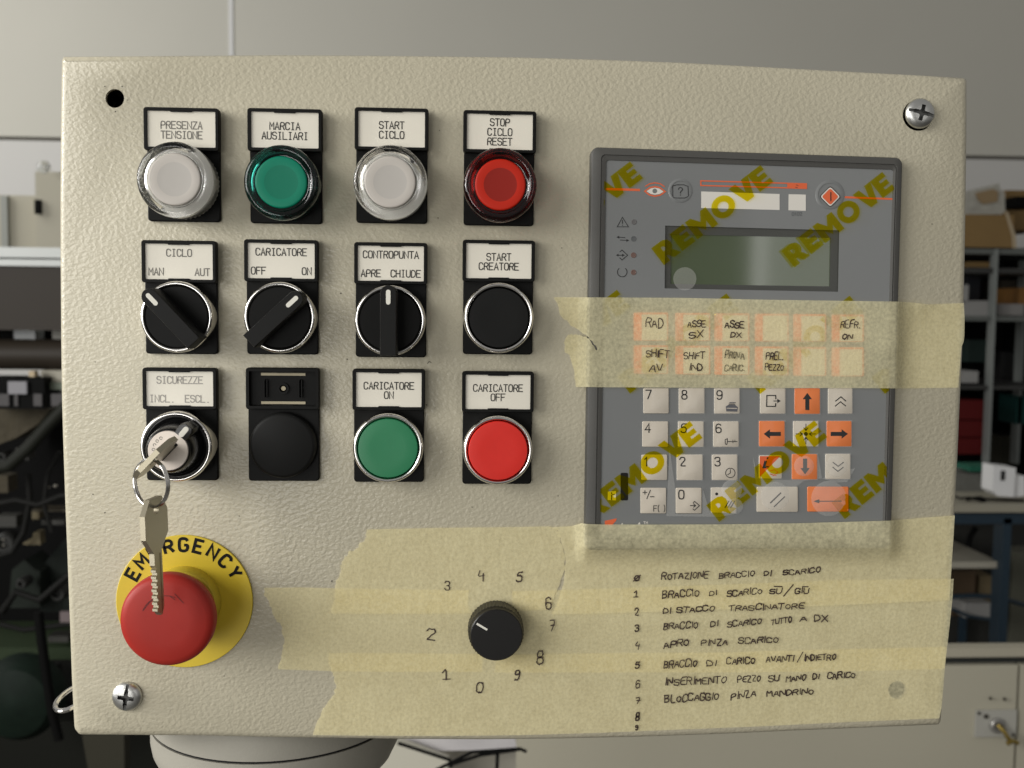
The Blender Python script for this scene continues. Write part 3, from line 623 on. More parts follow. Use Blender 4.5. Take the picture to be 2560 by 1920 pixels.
mb = keycap(kr(K6, 237, 120, 488, 372)); l6(mb, [(392, 225), (392, 192), (305, 192), (302, 300), (390, 300), (392, 272)], 2.6); l6(mb, [(372, 247), (428, 247)], 2); p6(mb, [(408, 225), (442, 247), (408, 268)]); finish(mb, WK)
mb = keycap(kr(K6, 578, 120, 830, 375)); p6(mb, arrow(704, 252, 0, -1)); finish(mb, OK_, lab='orange key with up arrow')
mb = keycap(kr(K6, 908, 120, 1150, 372)); l6(mb, [(982, 248), (1036, 205), (1084, 247)], 2.4); l6(mb, [(980, 297), (1032, 254), (1082, 296)], 2.4); finish(mb, WK)
mb = keycap(kr(K6, 227, 443, 482, 697)); p6(mb, arrow(358, 572, -1, 0)); finish(mb, OK_, lab='orange key with left arrow')
mb = keycap(kr(K6, 563, 445, 815, 695))
p6(mb, [(690+20*math.cos(t), 572+20*math.sin(t)) for t in [math.radians(30*i) for i in range(12)]])
for dx, dy in ((1, 0), (-1, 0), (0, 1), (0, -1)):
    l6(mb, [(690+98*dx, 572+98*dy), (690+34*dx, 572+34*dy)], 1.9); l6(mb, [(690+60*dx-20*dy, 572+60*dy-20*dx), (690+32*dx, 572+32*dy), (690+60*dx+20*dy, 572+60*dy+20*dx)], 1.9)
finish(mb, WK)
mb = keycap(kr(K6, 895, 443, 1142, 697)); p6(mb, arrow(1020, 572, 1, 0)); finish(mb, OK_, lab='orange key with right arrow')
x0, y0, x1, y1 = kr(K6, 226, 783, 452, 1013); mb = keycap((x0, y0, x1, y1))
pxpoly(mb, [(x0+2, y0+2), (x1-4, y0+2), (x0+2, y1-4)], HK, 1)
ribbon(mb, [K6(285, 842), K6(268, 905), K6(292, 906)], 3.4, lambda a, b, l: P(a, b, HK+.00005+l), 2, True); ribbon(mb, [K6(312, 808), K6(310, 814)], 4, lambda a, b, l: P(a, b, HK+.00005+l), 2, True)
ribbon(mb, [K6(300, 842), K6(290, 870), K6(284, 898), K6(318, 896)], 3.2, lambda a, b, l: P(a, b, HK+.00006+l), 2, True)
l6(mb, [(332, 938), (380, 925), (415, 950), (370, 985), (335, 965), (400, 985)], 1.3, 3); finish(mb, [KEYWHITE, PRINTO, PRINTK, PRINTO], lab='small key half orange with an i')
mb = keycap(kr(K6, 551, 770, 803, 1022)); p6(mb, arrow(682, 893, 0, 1, 78)); finish(mb, OK_, lab='orange key with down arrow')
mb = keycap(kr(K6, 882, 768, 1130, 1018)); l6(mb, [(958, 852), (1008, 892), (1060, 853)], 2.4); l6(mb, [(956, 900), (1006, 942), (1058, 902)], 2.4); finish(mb, WK)
mb = keycap(kr(K6, 203, 1092, 612, 1342)); l6(mb, [(340, 1253), (442, 1155)], 3); l6(mb, [(378, 1290), (480, 1192)], 2.6); finish(mb, WK, lab='wide white key with two slanted lines')
mb = keycap(kr(K6, 704, 1092, 1112, 1340)); l6(mb, [(800, 1237), (1040, 1235)], 2.2); p6(mb, [(764, 1237), (822, 1216), (822, 1258)]); finish(mb, OK_, lab='wide orange enter key with long left arrow')
for i, (fx0, fx1) in enumerate(((1584, 1671), (1688, 1776), (1786, 1874), (1887, 1972), (1983, 2066), (2079, 2160))):
    for rr, (fy0, fy1) in enumerate(((781+i*1.0, 852+i*.6), (863+i*1.0, 935+i*1.2))):
        mb = keycap((fx0, fy0, fx1, fy1)); q = [(fx0+20, fy0+5), (fx1-4, fy0+5), (fx1-4, fy1-2), (fx0+20, fy1-2)]; pxpoly(mb, q, HK, 1); finish(mb, [KEYORANGE, KEYWHITE])

# printing on the face
HP = HF+.00007
def pr(name, fn, mats):
    mb = MB(); fn(mb); return tpart(mb, name, mats, recalc=False)
def cpx(cx, cy, r, a0=0, a1=360, n=16): return [(cx+r*math.cos(math.radians(a0+(a1-a0)*i/n)), cy+r*math.sin(math.radians(a0+(a1-a0)*i/n))) for i in range(n+1)]
pr('orange_line', lambda m: pxpoly(m, [(1513, 469.5), (1600, 472), (1600, 478), (1513, 475.5)], HP), PRINTO)
pr('orange_line', lambda m: pxpoly(m, [(2112, 490.5), (2237, 495.5), (2237, 500), (2112, 495.5)], HP), PRINTO)
def bar_(m):
    pxline(m, [(1752, 452), (2016, 459.5), (2016, 471), (1752, 463.5), (1752, 452)], 3.2, HP); pxpoly(m, [(1968, 459), (2016, 460.5), (2016, 472), (1968, 470.5)], HP+.00002)
    pxline(m, [(1990, 462), (1996, 464)], 2, HP+.00004, 1); pxline(m, [(1988, 468), (1994, 469)], 2, HP+.00004, 1)
pr('orange_bar', bar_, [PRINTO, mat('orange_dark_print', (.25, .06, .03), .5)])
def eye_(m):
    pxline(m, [(1612, 478), (1625, 469), (1637, 466.5), (1650, 469.5), (1663, 479), (1651, 487.5), (1637, 490.5), (1623, 487), (1612, 478)], 3.4, HP)
    pxline(m, [(1613, 466), (1625, 459), (1637, 457), (1650, 459), (1662, 467)], 2.6, HP)
    pxpoly(m, [(1616, 478), (1627, 471), (1637, 469), (1648, 471.5), (1659, 479), (1649, 485), (1637, 487), (1626, 484.5)], HP+.00003, 1); pxpoly(m, cpx(1637, 477.5, 6)[:-1], HP+.00005, 2)
pr('eye_symbol', eye_, [PRINTO, PRINTW, mat('iris_grey', (.16, .17, .16), .5)])
pr('orange_mark', lambda m: pxpoly(m, [(1512, 1302), (1542, 1296), (1540, 1302), (1530, 1313), (1512, 1313)], HP), PRINTO)
pr('label_window', lambda m: pxpoly(m, [(1753, 478.5), (1949, 485), (1949, 525), (1753, 520)], HP), PRINTW)
pr('label_window', lambda m: pxpoly(m, [(1971.5, 485.5), (2014.5, 486.5), (2014.5, 527), (1971, 525.5)], HP), PRINTW)
def info_(m):
    pxpoly(m, [(1519.5, 1229), (1540, 1227.5), (1540, 1251), (1519, 1250)], HP)
    for q, w in (([(1529, 1238), (1529, 1249)], 2.4), ([(1529, 1232), (1529, 1234)], 2.4), ([(1530, 1236.5), (1537, 1236)], 1.4)): ribbon(m, q, w, lambda a, b, l: P(a, b, HP+.00004+l), 1)
pr('info_icon', info_, [PRINTW, PRINTK])
def tm_(m):
    text(m, 'TM', 1609, -1310, 4.2, 6, 6, 1.2, lambda a, b, l: P(a, -b, HP+l), 0, 'l'); pxpoly(m, [(1594, 1311), (1599, 1305), (1601, 1311)], HP); pxpoly(m, [(1552, 1311), (1556, 1307), (1558, 1311)], HP)
pr('logo_print', tm_, PRINTW)
def help_(m):
    pxline(m, [(1682, 494), (1681.5, 465), (1692, 462), (1710, 462), (1720, 466), (1721, 491), (1712, 495), (1692, 495), (1682, 494)], 1.8, HP); text(m, '?', 1696, -488, 10, 19, 9, 2.1, lambda a, b, l: P(a, -b, HP+l), 0, 'l')
pr('help_symbol', help_, PRINTK)
def warn_(m): pxline(m, [(1556, 543), (1571, 567), (1543, 567), (1556, 543)], 1.8, HP, 0, True); pxline(m, [(1556, 550), (1556, 559)], 2, HP); pxline(m, [(1556, 562), (1556, 564)], 2, HP)
pr('warning_symbol', warn_, PRINTK)
def xch_(m): pxline(m, [(1544, 593), (1563, 594)], 1.8, HP); pxpoly(m, [(1541, 593), (1548, 589.5), (1548, 596.5)], HP); pxline(m, [(1550, 600), (1570, 601)], 1.8, HP); pxpoly(m, [(1573, 601), (1566, 597.5), (1566, 604.5)], HP)
pr('exchange_symbol', xch_, PRINTK)
def inp_(m): pxline(m, [(1549, 630), (1555, 625), (1569, 638), (1555, 650), (1549, 644)], 1.9, HP); pxline(m, [(1541, 638), (1560, 638)], 1.9, HP); pxpoly(m, [(1562, 638), (1555, 634), (1555, 642)], HP); pxpoly(m, [(1540, 638), (1546, 634.5), (1546, 641.5)], HP)
pr('input_symbol', inp_, PRINTK)
pr('run_symbol', lambda m: pxline(m, cpx(1555.5, 680, 12, -50, 230, 20), 1.9, HP), PRINTK)
pr('faint_print', lambda m: text(m, '0102', 1980, -539, 5, 8, 6.5, 1.2, lambda a, b, l: P(a, -b, HP+l), 0, 'l'), mat('print_grey2', (.07, .075, .075), .5))
for k, (x, y) in enumerate(((1585, 555), (1584, 597), (1584, 638), (1584, 681))):
    mb = MB(); mb.loops([[P(*q, HF) for q in cpx(x, y, 7.0)[:-1]], [P(*q, HF+.00016) for q in cpx(x, y, 6.4)[:-1]], [P(*q, HF+.00016) for q in cpx(x, y, 4.4)[:-1]], [P(*q, HF+.0001) for q in cpx(x, y, 4.0)[:-1]]], False, True)
    tpart(mb, 'indicator_light', [mat('led_off', (.125, .12, .118), .3) if k == 0 else (mat('led_grey', (.10, .105, .105), .3) if k == 1 else mat('led_reddish', (.14, .085, .07), .3))])
mb = MB(); A = rrect(1552, 1569.5, 1182.5, 1250.5, 3, 3); mb.loops([[P(x, y, HF+.0001) for x, y in A], [P(x, y, HF+.00012) for x, y in inset(A[::-1], .5)[::-1]]], False, True); tpart(mb, 'memory_slot', [DARK])
def dia(r): c = .14; return [(2075.6+dx*r, 491.6+dy*r) for dx, dy in ((-c, -1+c), (0, -1+c*.55), (c, -1+c), (1-c, -c), (1-c*.55, 0), (1-c, c), (c, 1-c), (0, 1-c*.55), (-c, 1-c), (-1+c, c), (-1+c*.55, 0), (-1+c, -c))]
mb = MB()
D1, D2, D3 = dia(27.5), dia(25), dia(21)
mb.loops([[P(x, y, HF) for x, y in D1], [P(x, y, HF+.0003) for x, y in D1]], False, True, 1, False)
pxpoly(mb, D2, HF+.00036, 2); pxpoly(mb, D3, HF+.00042, 0); pxline(mb, [(2077, 481), (2077, 502)], 2.6, HF+.0005, 1, True)
tpart(mb, 'start_button', [PRINTO, PRINTK, PRINTW], recalc=False)
def dome(cx, cy, r, hh, name):
    mb = MB(); mb.loops([[P(*q, HF+hh*.0) for q in cpx(cx, cy, r, n=32)[:-1]], [P(*q, HF+hh*.75) for q in cpx(cx, cy, r*.93, n=32)[:-1]], [P(*q, HF+hh) for q in cpx(cx, cy, r*.8, n=32)[:-1]]], False, False)
    tpart(mb, name, FACE)
dome(1701, 477, 31, .00022, 'embossed_ring'); dome(2075, 487, 37, .00022, 'embossed_ring')

# ------------------------------------------------------------------ protective film with REMOVE print
film = empty('protective_film', T(TW/2, 0, HF)); tag(film, 'clear protective film with slanting yellow REMOVE lettering over the grey terminal', 'protective film')
HFM = HF+.00069
E_ = [[(0, 0), (4.3, 0), (4.3, 1.55), (1.95, 1.55), (1.95, 2.3), (4.0, 2.3), (4.0, 3.75), (1.95, 3.75), (1.95, 4.45), (4.3, 4.45), (4.3, 6), (0, 6)]]
LET = {'E': (E_, 4.9), 'M': ([[(0, 0), (1.85, 0), (1.85, 2.9), (3.3, .7), (4.7, 2.9), (4.7, 0), (6.6, 0), (6.6, 6), (4.9, 6), (3.3, 3.5), (1.7, 6), (0, 6)]], 7.1),
       'V': ([[(1.95, 0), (4.15, 0), (6.1, 6), (4.0, 6), (3.05, 2.4), (2.1, 6), (0, 6)]], 6.0), 'O': ([circ(3.15, 3, 3.15, 28), circ(3.15, 3, 1.45, 20)], 6.9),
       'R': ([[(0, 0), (2.0, 0), (2.0, 1.75), (2.45, 1.75), (3.4, 0), (5.6, 0), (4.2, 2.3), (4.9, 3.2), (5.0, 4.2), (4.6, 5.3), (3.6, 5.9), (2.8, 6), (0, 6)], [(2.0, 3.2), (2.0, 4.55), (2.7, 4.5), (3.05, 3.85), (2.7, 3.25)]], 5.9)}
FX0, FX1 = (lambda y: 1511-(y-400)*.012), (lambda y: 2236-(y-420)*.024)
def remove_word(sx_, sy_, ex, ey, s='REMOVE'):
    tot = sum(LET[c][1] for c in 'REMOVE')-.5; d = Vector((ex-sx_, ey-sy_)); k = d.length/tot; d.normalize(); u = Vector((d.y, -d.x)); kv = 53/6.0
    mb = MB(); x = 0
    for c in s:
        loops_ = [[(sx_+d.x*(x+a)*k+u.x*b*kv, sy_+d.y*(x+a)*k+u.y*b*kv) for a, b in L] for L in LET[c][0]]; x += LET[c][1]
        lo = min(p[0] for p in loops_[0]); hi = max(p[0] for p in loops_[0]); ym = sum(p[1] for p in loops_[0])/len(loops_[0])
        if hi < FX0(ym) or lo > FX1(ym): continue
        v, f = clip2d(loops_, FX0(ym), FX1(ym)); kk = len(mb.v); mb.v += [P(a, b, HFM) for a, b in v]
        for q in f: mb.f.append([kk+i for i in q]); mb.mi.append(0); mb.sm.append(False)
    o = mb.build('printed_word', FILMINK, film); o.location = -film.location; return o
for w in ((1334, 654, 1608, 445), (1660, 663, 1934, 454), (1986, 669, 2239, 471), (1301, 975, 1575, 766), (1575, 984, 1849, 775), (1900, 985, 2158, 780), (2212, 985, 2470, 780), (1483, 1303, 1757, 1094), (1798, 1305, 2069, 1092), (2112, 1298, 2370, 1090)):
    remove_word(*w)
# air pockets tented between the raised keys (the keys themselves touch the film)
keyr = lambda q, g=1.5: [(q[0]-g, q[1]-g), (q[2]+g, q[1]-g), (q[2]+g, q[3]+g), (q[0]-g, q[3]+g)]
def pocket(loops_, h):
    mb = MB(); sheet(mb, loops_, h, smooth=False); o = mb.build('air_pocket', FILMAIR, film); o.location = -film.location
pocket([[(1686, 972), (1852, 972), (1858, 1012), (1842, 1042), (1856, 1080), (1852, 1170), (1846, 1235), (1840, 1284), (1800, 1292), (1722, 1291), (1666, 1290), (1674, 1120)], *[keyr(kr(K5, *digits[d])) for d in '8956230.']], HF+.00042)
rk = [(237, 120, 488, 372), (578, 120, 830, 375), (908, 120, 1150, 372), (227, 443, 482, 697), (563, 445, 815, 695), (895, 443, 1142, 697), (226, 783, 452, 1013), (551, 770, 803, 1022), (882, 768, 1130, 1018)]
pocket([[(1893, 969), (2136, 969), (2135, 1080), (2138, 1170), (2118, 1205), (2090, 1206), (2055, 1196), (2010, 1202), (1982, 1222), (1940, 1224), (1890, 1212), (1882, 1140), (1890, 1060)], *[keyr(kr(K6, *q)) for q in rk]], HF+.00042)
pocket([cpx(1712, 697, 29, n=28)[:-1]], HF+.0005)
for cx, cy, rr in ((1830, 1225, 26), (1938, 1240, 36), (2072, 1246, 44), (2092, 1165, 27), (2010, 1165, 25), (1838, 1265, 20)):
    mb = MB(); mb.loops([[P(*q, HK+.00005) for q in cpx(cx, cy, rr, n=30)[:-1]], [P(*q, HK+.0003) for q in cpx(cx, cy, rr*.8, n=30)[:-1]], [P(*q, HK+.00034) for q in cpx(cx, cy, rr*.6, n=30)[:-1]]], False, True)
    o = mb.build('film_bubble', FILMAIR, film); o.location = -film.location

# ------------------------------------------------------------------ masking tape
def sst(a, b, x): t = max(0, min(1, (x-a)/(b-a))); return t*t*(3-2*t)
def hterm(x, y, base):
    xl = 1478-(y-367)*.016; xr = 2256-(y-394)*.0305
    ln = lambda a, b, v: max(0, min(1, (v-a)/(b-a)))
    k = ln(xl-26, xl, x)**1.4*(1-ln(xr, xr+34, x))**1.6*(1-ln(1369, 1420, y))**1.6; return base+.0056*k
def ragged(pts, amp, seed, sub=4):
    amp *= 1.7; sub += 2
    rn = random.Random(seed); q = []
    for a, b in zip(pts, pts[1:]):
        for i in range(sub):
            t = i/sub; q.append((a[0]+(b[0]-a[0])*t+rn.uniform(-amp, amp)*(1 if i else .3), a[1]+(b[1]-a[1])*t+rn.uniform(-amp, amp)*(1 if i else .3)))
    return q+[pts[-1]]
def tape(name, outline, hf, label, cx=(), cy=()):
    mb = MB(); sheet(mb, [outline], hf, cx, cy); o = mb.build(name, TAPE, None, angle=80, recalc=False); c = Vector((0, 0, 0))
    tag(o, label, 'tape', 'masking tape strips on the control panel'); return o
def writing(o, words, hf, m=PEN, w=2.7, seed=1):
    mb = MB(); rn = random.Random(seed)
    for s, x0, x1, y0, y1, cap in words: hand(mb, s, x0, x1, y0, y1, cap, w, hf, 0, rn)
    mb.build('handwriting', m, o, recalc=False, merge=False)
# the strip over the terminal's function keys
hu = lambda x, y: hterm(x, y, .00025)+(.0022*math.exp(-((x-2312)/28)**2-((y-756)/10)**2))+(.0006*math.exp(-((x-1478)/9)**2-((y-868)/10)**2))
up = [(1383, 743), (1500, 743.5), (1700, 744.5), (1900, 749), (2100, 752), (2250, 754), (2290, 757), (2320, 761), (2345, 760), (2410, 757.5), (2411.5, 800), (2411, 838), (2409, 855), (2404, 866), (2401, 900), (2398, 940), (2396, 969),
      (2250, 971), (2100, 970), (1900, 970), (1700, 969), (1500, 968), (1440, 967)]
up += ragged([(1440, 967), (1436, 932), (1424, 888), (1412, 880), (1411, 853), (1420, 836), (1440, 836), (1466, 842), (1478, 856), (1492, 878), (1493, 870), (1482, 856), (1470, 842)], .9, 3, 3)[1:]
up += ragged([(1470, 842), (1433, 817), (1400, 788), (1394, 760), (1383, 743)], 1.2, 4, 4)[1:-1]
t1 = tape('tape_strip', up, hu, 'upper tape strip over the function keys, torn at its left end, lettered RAD', cx=(1444, 1450, 1456, 1462, 1467, 1471, 1476, 1482, 1490, 2236, 2240, 2243, 2247, 2252, 2256, 2262, 2290, 2300, 2312, 2325, 2340), cy=(752, 764, 860, 876))
C3 = lambda x, y: (1380+x*.23508, 720+y*.23508); C4 = lambda x, y: (1860+x*.25769, 720+y*.25769)
def wd(f, sc_, L): return [(s, f(a, 0)[0], f(b, 0)[0], f(0, c)[1], f(0, d)[1], cp*sc_) for s, a, b, c, d, cp in L]
writing(t1, wd(C3, .23508, [('RAD', 997, 1195, 420, 425, 105), ('ASSE', 1440, 1640, 415, 418, 70), ('SX', 1460, 1620, 535, 530, 72), ('ASSE', 1838, 2050, 420, 425, 72), ('DX', 1895, 2025, 528, 528, 60), ('SHIFT', 1003, 1252, 735, 742, 78), ('AV', 1035, 1190, 888, 888, 92), ('SHIFT', 1403, 1630, 755, 750, 70), ('IND', 1455, 1612, 875, 880, 80)])
        + wd(C4, .25769, [('REFR.', 937, 1132, 385, 387, 75), ('ON', 950, 1060, 498, 500, 62), ('PREL.', 212, 385, 695, 698, 75), ('PEZZO', 203, 390, 800, 800, 65)]), hu, seed=11, w=2.5)
mbf = MB(); rn = random.Random(5)
for s, x0, x1, y0, y1, cp in wd(C3, .23508, [('PROVA', 1838, 2052, 748, 752, 80), ('CARIC.', 1832, 2055, 880, 882, 70)]): hand(mbf, s, x0, x1, y0, y1, cp, 2.6, hu, 0, rn)
mbf.build('faint_handwriting', PENFAINT, t1, recalc=False, merge=False)

S2 = lambda x, y: (640+x*.37975, 1300+y*.37975)
# middle strips (under the others)
hB = lambda x, y: .00020
b1 = [S2(*p) for p in [(55, 447), (300, 444), (525, 450), (900, 456), (1400, 462)]]+ragged([S2(*p) for p in [(1400, 462), (1395, 560), (1420, 625), (1480, 700), (1490, 850), (1493, 1000)]], 1.2, 21, 3)[1:]
b1 += [S2(900, 1000), S2(500, 995), S2(148, 983)]+ragged([S2(*p) for p in [(148, 983), (165, 890), (185, 800), (165, 690), (120, 640), (90, 545), (55, 500), (55, 447)]], 1.5, 22, 4)[1:-1]
o = tape('tape_strip', b1, hB, 'short middle tape strip left of the knob with a torn left end, numbered 2')
writing(o, [('2', *[S2(a, 0)[0] for a in (1112, 1187)], S2(0, 785)[1], S2(0, 785)[1], 27)], hB, seed=2)
b2 = ragged([S2(*p) for p in [(1565, 1003), (1585, 930), (1600, 800), (1640, 640), (1690, 560), (1688, 470)]], 1.0, 23, 3)+[S2(1995, 462), (1500, 1472), (1800, 1462), (2100, 1450), (2384, 1447), (2381, 1500), (2370, 1600), (2362, 1672), (2100, 1679), (1800, 1681), (1500, 1681)]
o = tape('tape_strip', b2, hB, 'long middle tape strip from the knob to the right edge, listing lines 2 to 5')
mid_strip = o
# bottom strip
hC = lambda x, y: .00036
c1 = [S2(480, 878), (1000, 1634), (1180, 1636), (1280, 1637), (1500, 1634), (1800, 1632), (2100, 1624), (2366, 1618), (2360, 1700), (2354, 1770), (2348, 1796), (2100, 1806), (1900, 1816), (1700, 1824), (1500, 1832), (1300, 1838), (1100, 1840), (900, 1839), (782, 1838)]
c1 += ragged([(782, 1838), S2(440, 1240), S2(515, 1150), S2(525, 1080), S2(500, 1000), S2(478, 930), S2(480, 878)], 1.6, 24, 5)[1:-1]
oC = tape('tape_strip', c1, hC, 'bottom tape strip along the lower edge of the panel, numbered 0, 1 and 9')
writing(oC, [('1', S2(1225, 0)[0], S2(1290, 0)[0], S2(0, 1052)[1], S2(0, 1050)[1], 28), ('0', S2(1448, 0)[0], S2(1500, 0)[0], S2(0, 1138)[1], S2(0, 1138)[1], 24), ('9', S2(1697, 0)[0], S2(1742, 0)[0], S2(0, 1057)[1], S2(0, 1055)[1], 25)], hC, seed=3)
# top left strip
a1 = [S2(740, 63), S2(1200, 52), S2(1700, 47), S2(1920, 42)]+ragged([S2(*p) for p in [(1920, 42), (1985, 60), (2000, 120), (2035, 240), (2030, 330), (2000, 420), (1965, 500), (1930, 590)]], 1.0, 25, 3)[1:]
a1 += [S2(1690, 600), S2(1640, 575), S2(1560, 560), S2(1480, 590), S2(1425, 615), S2(900, 618), S2(500, 615)]+ragged([S2(*p) for p in [(500, 615), (515, 500), (528, 420), (555, 330), (580, 240), (660, 185), (720, 120), (740, 63)]], 2.0, 26, 5)[1:-1]
oA = tape('tape_strip', a1, lambda x, y: .00052, 'top left tape strip above the knob with slanting torn end, numbered 3, 4 and 5')
writing(oA, [('3', S2(1243, 0)[0], S2(1282, 0)[0], S2(0, 460)[1], S2(0, 460)[1], 26), ('4', S2(1460, 0)[0], S2(1515, 0)[0], S2(0, 400)[1], S2(0, 398)[1], 27), ('5', S2(1712, 0)[0], S2(1757, 0)[0], S2(0, 402)[1], S2(0, 400)[1], 25)], lambda x, y: .00052, seed=4)
# top right strip, over the terminal's foot
hD = lambda x, y: hterm(x, y, .00068)+.0010*math.exp(-((x-1462)/20)**2-((y-1316)/14)**2)
d1 = [S2(1900, 35), (1418, 1316), S2(2080, 40), S2(2140, 22), (1470, 1310), (1500, 1311), (1600, 1311.5), (1800, 1311), (2000, 1308), (2226, 1301.5), (2300, 1295), (2387, 1288.5), (2384, 1340), (2380, 1400), (2374, 1500), (2100, 1513), (1800, 1524), (1500, 1534), (1380, 1536)]
d1 += ragged([(1380, 1536), S2(1985, 560), S2(2030, 380), S2(2038, 260), S2(2005, 130), S2(1990, 70), S2(1925, 44)], 1.0, 27, 4)[1:-1]
d1 = d1[2:]
oD = tape('tape_strip', d1, hD, 'top right tape strip covering the foot of the terminal, listing lines 0 and 1', cx=(1436, 1443, 1450, 1457, 1463, 1470, 1480, 2205, 2222, 2227, 2232, 2238, 2245, 2253, 2262, 2275), cy=(1320, 1355, 1369, 1374, 1381, 1389, 1398, 1409, 1420))
LS = lambda x, y: (1500+x*.31646, 1380+y*.31646)
def lw(L): return [(s, LS(a, 0)[0], LS(b, 0)[0], LS(0, c)[1], LS(0, d)[1], cp*.31646) for s, a, b, c, d, cp in L]
writing(oD, lw([('@', 268, 318, 228, 228, 46), ('ROTAZIONE', 485, 862, 221, 206, 54), ('BRACCIO', 940, 1230, 208, 190, 48), ('DI', 1295, 1362, 190, 187, 40), ('SCARICO', 1447, 1748, 183, 160, 44),
                ('1', 262, 306, 360, 358, 50), ('BRACCIO', 492, 792, 362, 350, 54), ('DI', 862, 932, 343, 340, 42), ('SCARICO', 1003, 1287, 352, 325, 46), ('SU', 1340, 1442, 333, 330, 44), ('`', 1375, 1450, 324, 322, 44), ('/', 1462, 1520, 340, 335, 64), ('GIU', 1540, 1655, 328, 325, 46), ('`', 1600, 1655, 318, 316, 44)]), hD, seed=6)
writing(mid_strip, lw([('2', 275, 309, 500, 500, 54), ('DI', 497, 570, 483, 481, 48), ('STACCO', 605, 915, 480, 466, 46), ('TRASCINATORE', 1015, 1622, 468, 446, 46),
                ('3', 277, 313, 632, 630, 62), ('BRACCIO', 500, 782, 614, 600, 54), ('DI', 872, 942, 590, 586, 46), ('SCARICO', 1005, 1282, 595, 566, 46), ('TUTTO', 1352, 1522, 575, 556, 48), ('A', 1578, 1644, 553, 550, 46), ('DX', 1693, 1808, 550, 546, 50),
                ('4', 272, 316, 770, 770, 66), ('APRO', 503, 712, 762, 738, 54), ('PINZA', 800, 1014, 745, 736, 50), ('SCARICO', 1090, 1418, 725, 713, 46),
                ('5', 275, 315, 924, 922, 52), ('BRACCIO', 503, 772, 917, 906, 60), ('DI', 842, 930, 900, 898, 50), ('CARICO', 1000, 1232, 888, 880, 52), ('AVANTI', 1310, 1537, 875, 864, 52), ('/', 1562, 1602, 868, 862, 72), ('INDIETRO', 1610, 1868, 864, 850, 50)])
        + [('6', S2(1908, 0)[0], S2(1952, 0)[0], S2(0, 592)[1], S2(0, 590)[1], 28), ('7', S2(1930, 0)[0], S2(1974, 0)[0], S2(0, 725)[1], S2(0, 725)[1], 29), ('8', S2(1848, 0)[0], S2(1900, 0)[0], S2(0, 948)[1], S2(0, 946)[1], 31)], lambda x, y: .00074, seed=8)
writing(oC, lw([('6', 282, 320, 1074, 1072, 66), ('INSERIMENTO', 512, 1005, 1054, 1038, 58), ('PEZZO', 1087, 1272, 1034, 1020, 50), ('SU', 1330, 1422, 1024, 1018, 48), ('MANO', 1470, 1632, 1024, 1012, 48), ('DI', 1680, 1738, 1005, 1002, 44), ('CARICO', 1793, 2024, 1004, 995, 48),
                ('7', 282, 324, 1200, 1198, 54), ('BLOCCAGGIO', 510, 946, 1193, 1166, 60), ('PINZA', 1035, 1237, 1168, 1140, 54), ('MANDRINO', 1318, 1694, 1140, 1122, 46), ('8', 280, 314, 1336, 1334, 66), ('9', 278, 304, 1404, 1402, 40)]), hC, seed=9)

# ------------------------------------------------------------------ keys
s3 = Vector((-.69, 0, -.725)).normalized(); t3 = Vector((s3.z, 0, -s3.x))
def key_outline():
    bow = [(-9.8, 6), (-9.8, 15), (-5.2, 20.5), (5.2, 20.5), (9.8, 15), (9.8, 6), (3.4, 0)]
    right = [(3.4, -2), (3.4, -22), (1.8, -25)]
    left = [(.4, -25), (-.6, -24)]; z = -23.2
    while z < -6: left += [(-1.7, z), (-2.7, z+.4), (-2.7, z+1.3), (-1.7, z+1.7)]; z += 2.5
    left += [(-3.3, -5.0), (-3.3, -.5)]
    return bow+right+left
def make_key(name, frame, label, loc, blade=True):
    """frame(u, v, w): across the bow, along the key (bow up), through its thickness, in mm"""
    KO = key_outline() if blade else [(-9.8, 6), (-9.8, 15), (-5.2, 20.5), (5.2, 20.5), (9.8, 15), (9.8, 6), (3.4, 0), (4.2, -8), (-4, -8), (-4, 0)]
    hole = [(2.2*math.cos(math.radians(18*i)), 15.8+1.7*math.sin(math.radians(18*i))) for i in range(20)]
    v, f = poly2d([KO, hole]); mb = MB(); e = empty(name, loc); tag(e, label, 'key')
    for w, in ((1.0,), (-1.0,)):
        k = len(mb.v); mb.v += [frame(a, b, w) for a, b in v]
        for q in f: mb.f.append([k+i for i in q]); mb.mi.append(0); mb.sm.append(False)
    for L in (KO, hole): mb.loops([[frame(a, b, 1.0) for a, b in L], [frame(a, b, -1.0) for a, b in L]], False, False, 1, False)
    o = mb.build('key_body', [KEYMET, KEYEDGE], e); o.location = -e.location
    if blade:
        mb = MB()
        for w in (1.03, -1.03): mb.face([frame(a, b, w) for a, b in ((1.0, -1), (2.2, -1), (2.0, -24), (1.5, -24))])
        g = mb.build('blade_groove', mat('groove_dark', (.20, .18, .13), .4, 1.0), e, recalc=False); g.location = -e.location
    return e
lk = LOCKC
f1 = lambda u, v, w: lk+s3*((u+.8)*MM)+Vector((0, -(.0285+v*MM), 0))+t3*(w*MM)
make_key('key', f1, 'nickel key pushed into the key switch, its bow standing out edge on', lk+Vector((0, -.0285, 0)), blade=False)
RC = P(378, 1208, .0437); ra = math.radians(33)
mb = MB()
for dd, ph in ((-.45, 0), (.45, .1)):
    ex = Vector((math.cos(ra), -math.sin(ra), 0)); nn = Vector((math.sin(ra), math.cos(ra), 0))
    mb.tube([RC+ex*(.0091*math.cos(a))+Vector((0, 0, .0092*math.sin(a)))+nn*(dd*MM) for a in [2*math.pi*i/64 for i in range(64)]], .0005, 10, closed=True)
ringo = mb.build('key_ring', CHROME, None); tag(ringo, 'small round steel split ring joining the two keys', 'key ring')
kt = P(383, 1246, .0437); ka = math.radians(81)
kx = Vector((math.cos(ka), math.sin(ka), 0)); kn = Vector((-math.sin(ka), math.cos(ka), 0)); tilt = Vector((.03, 0, -1)).normalized()
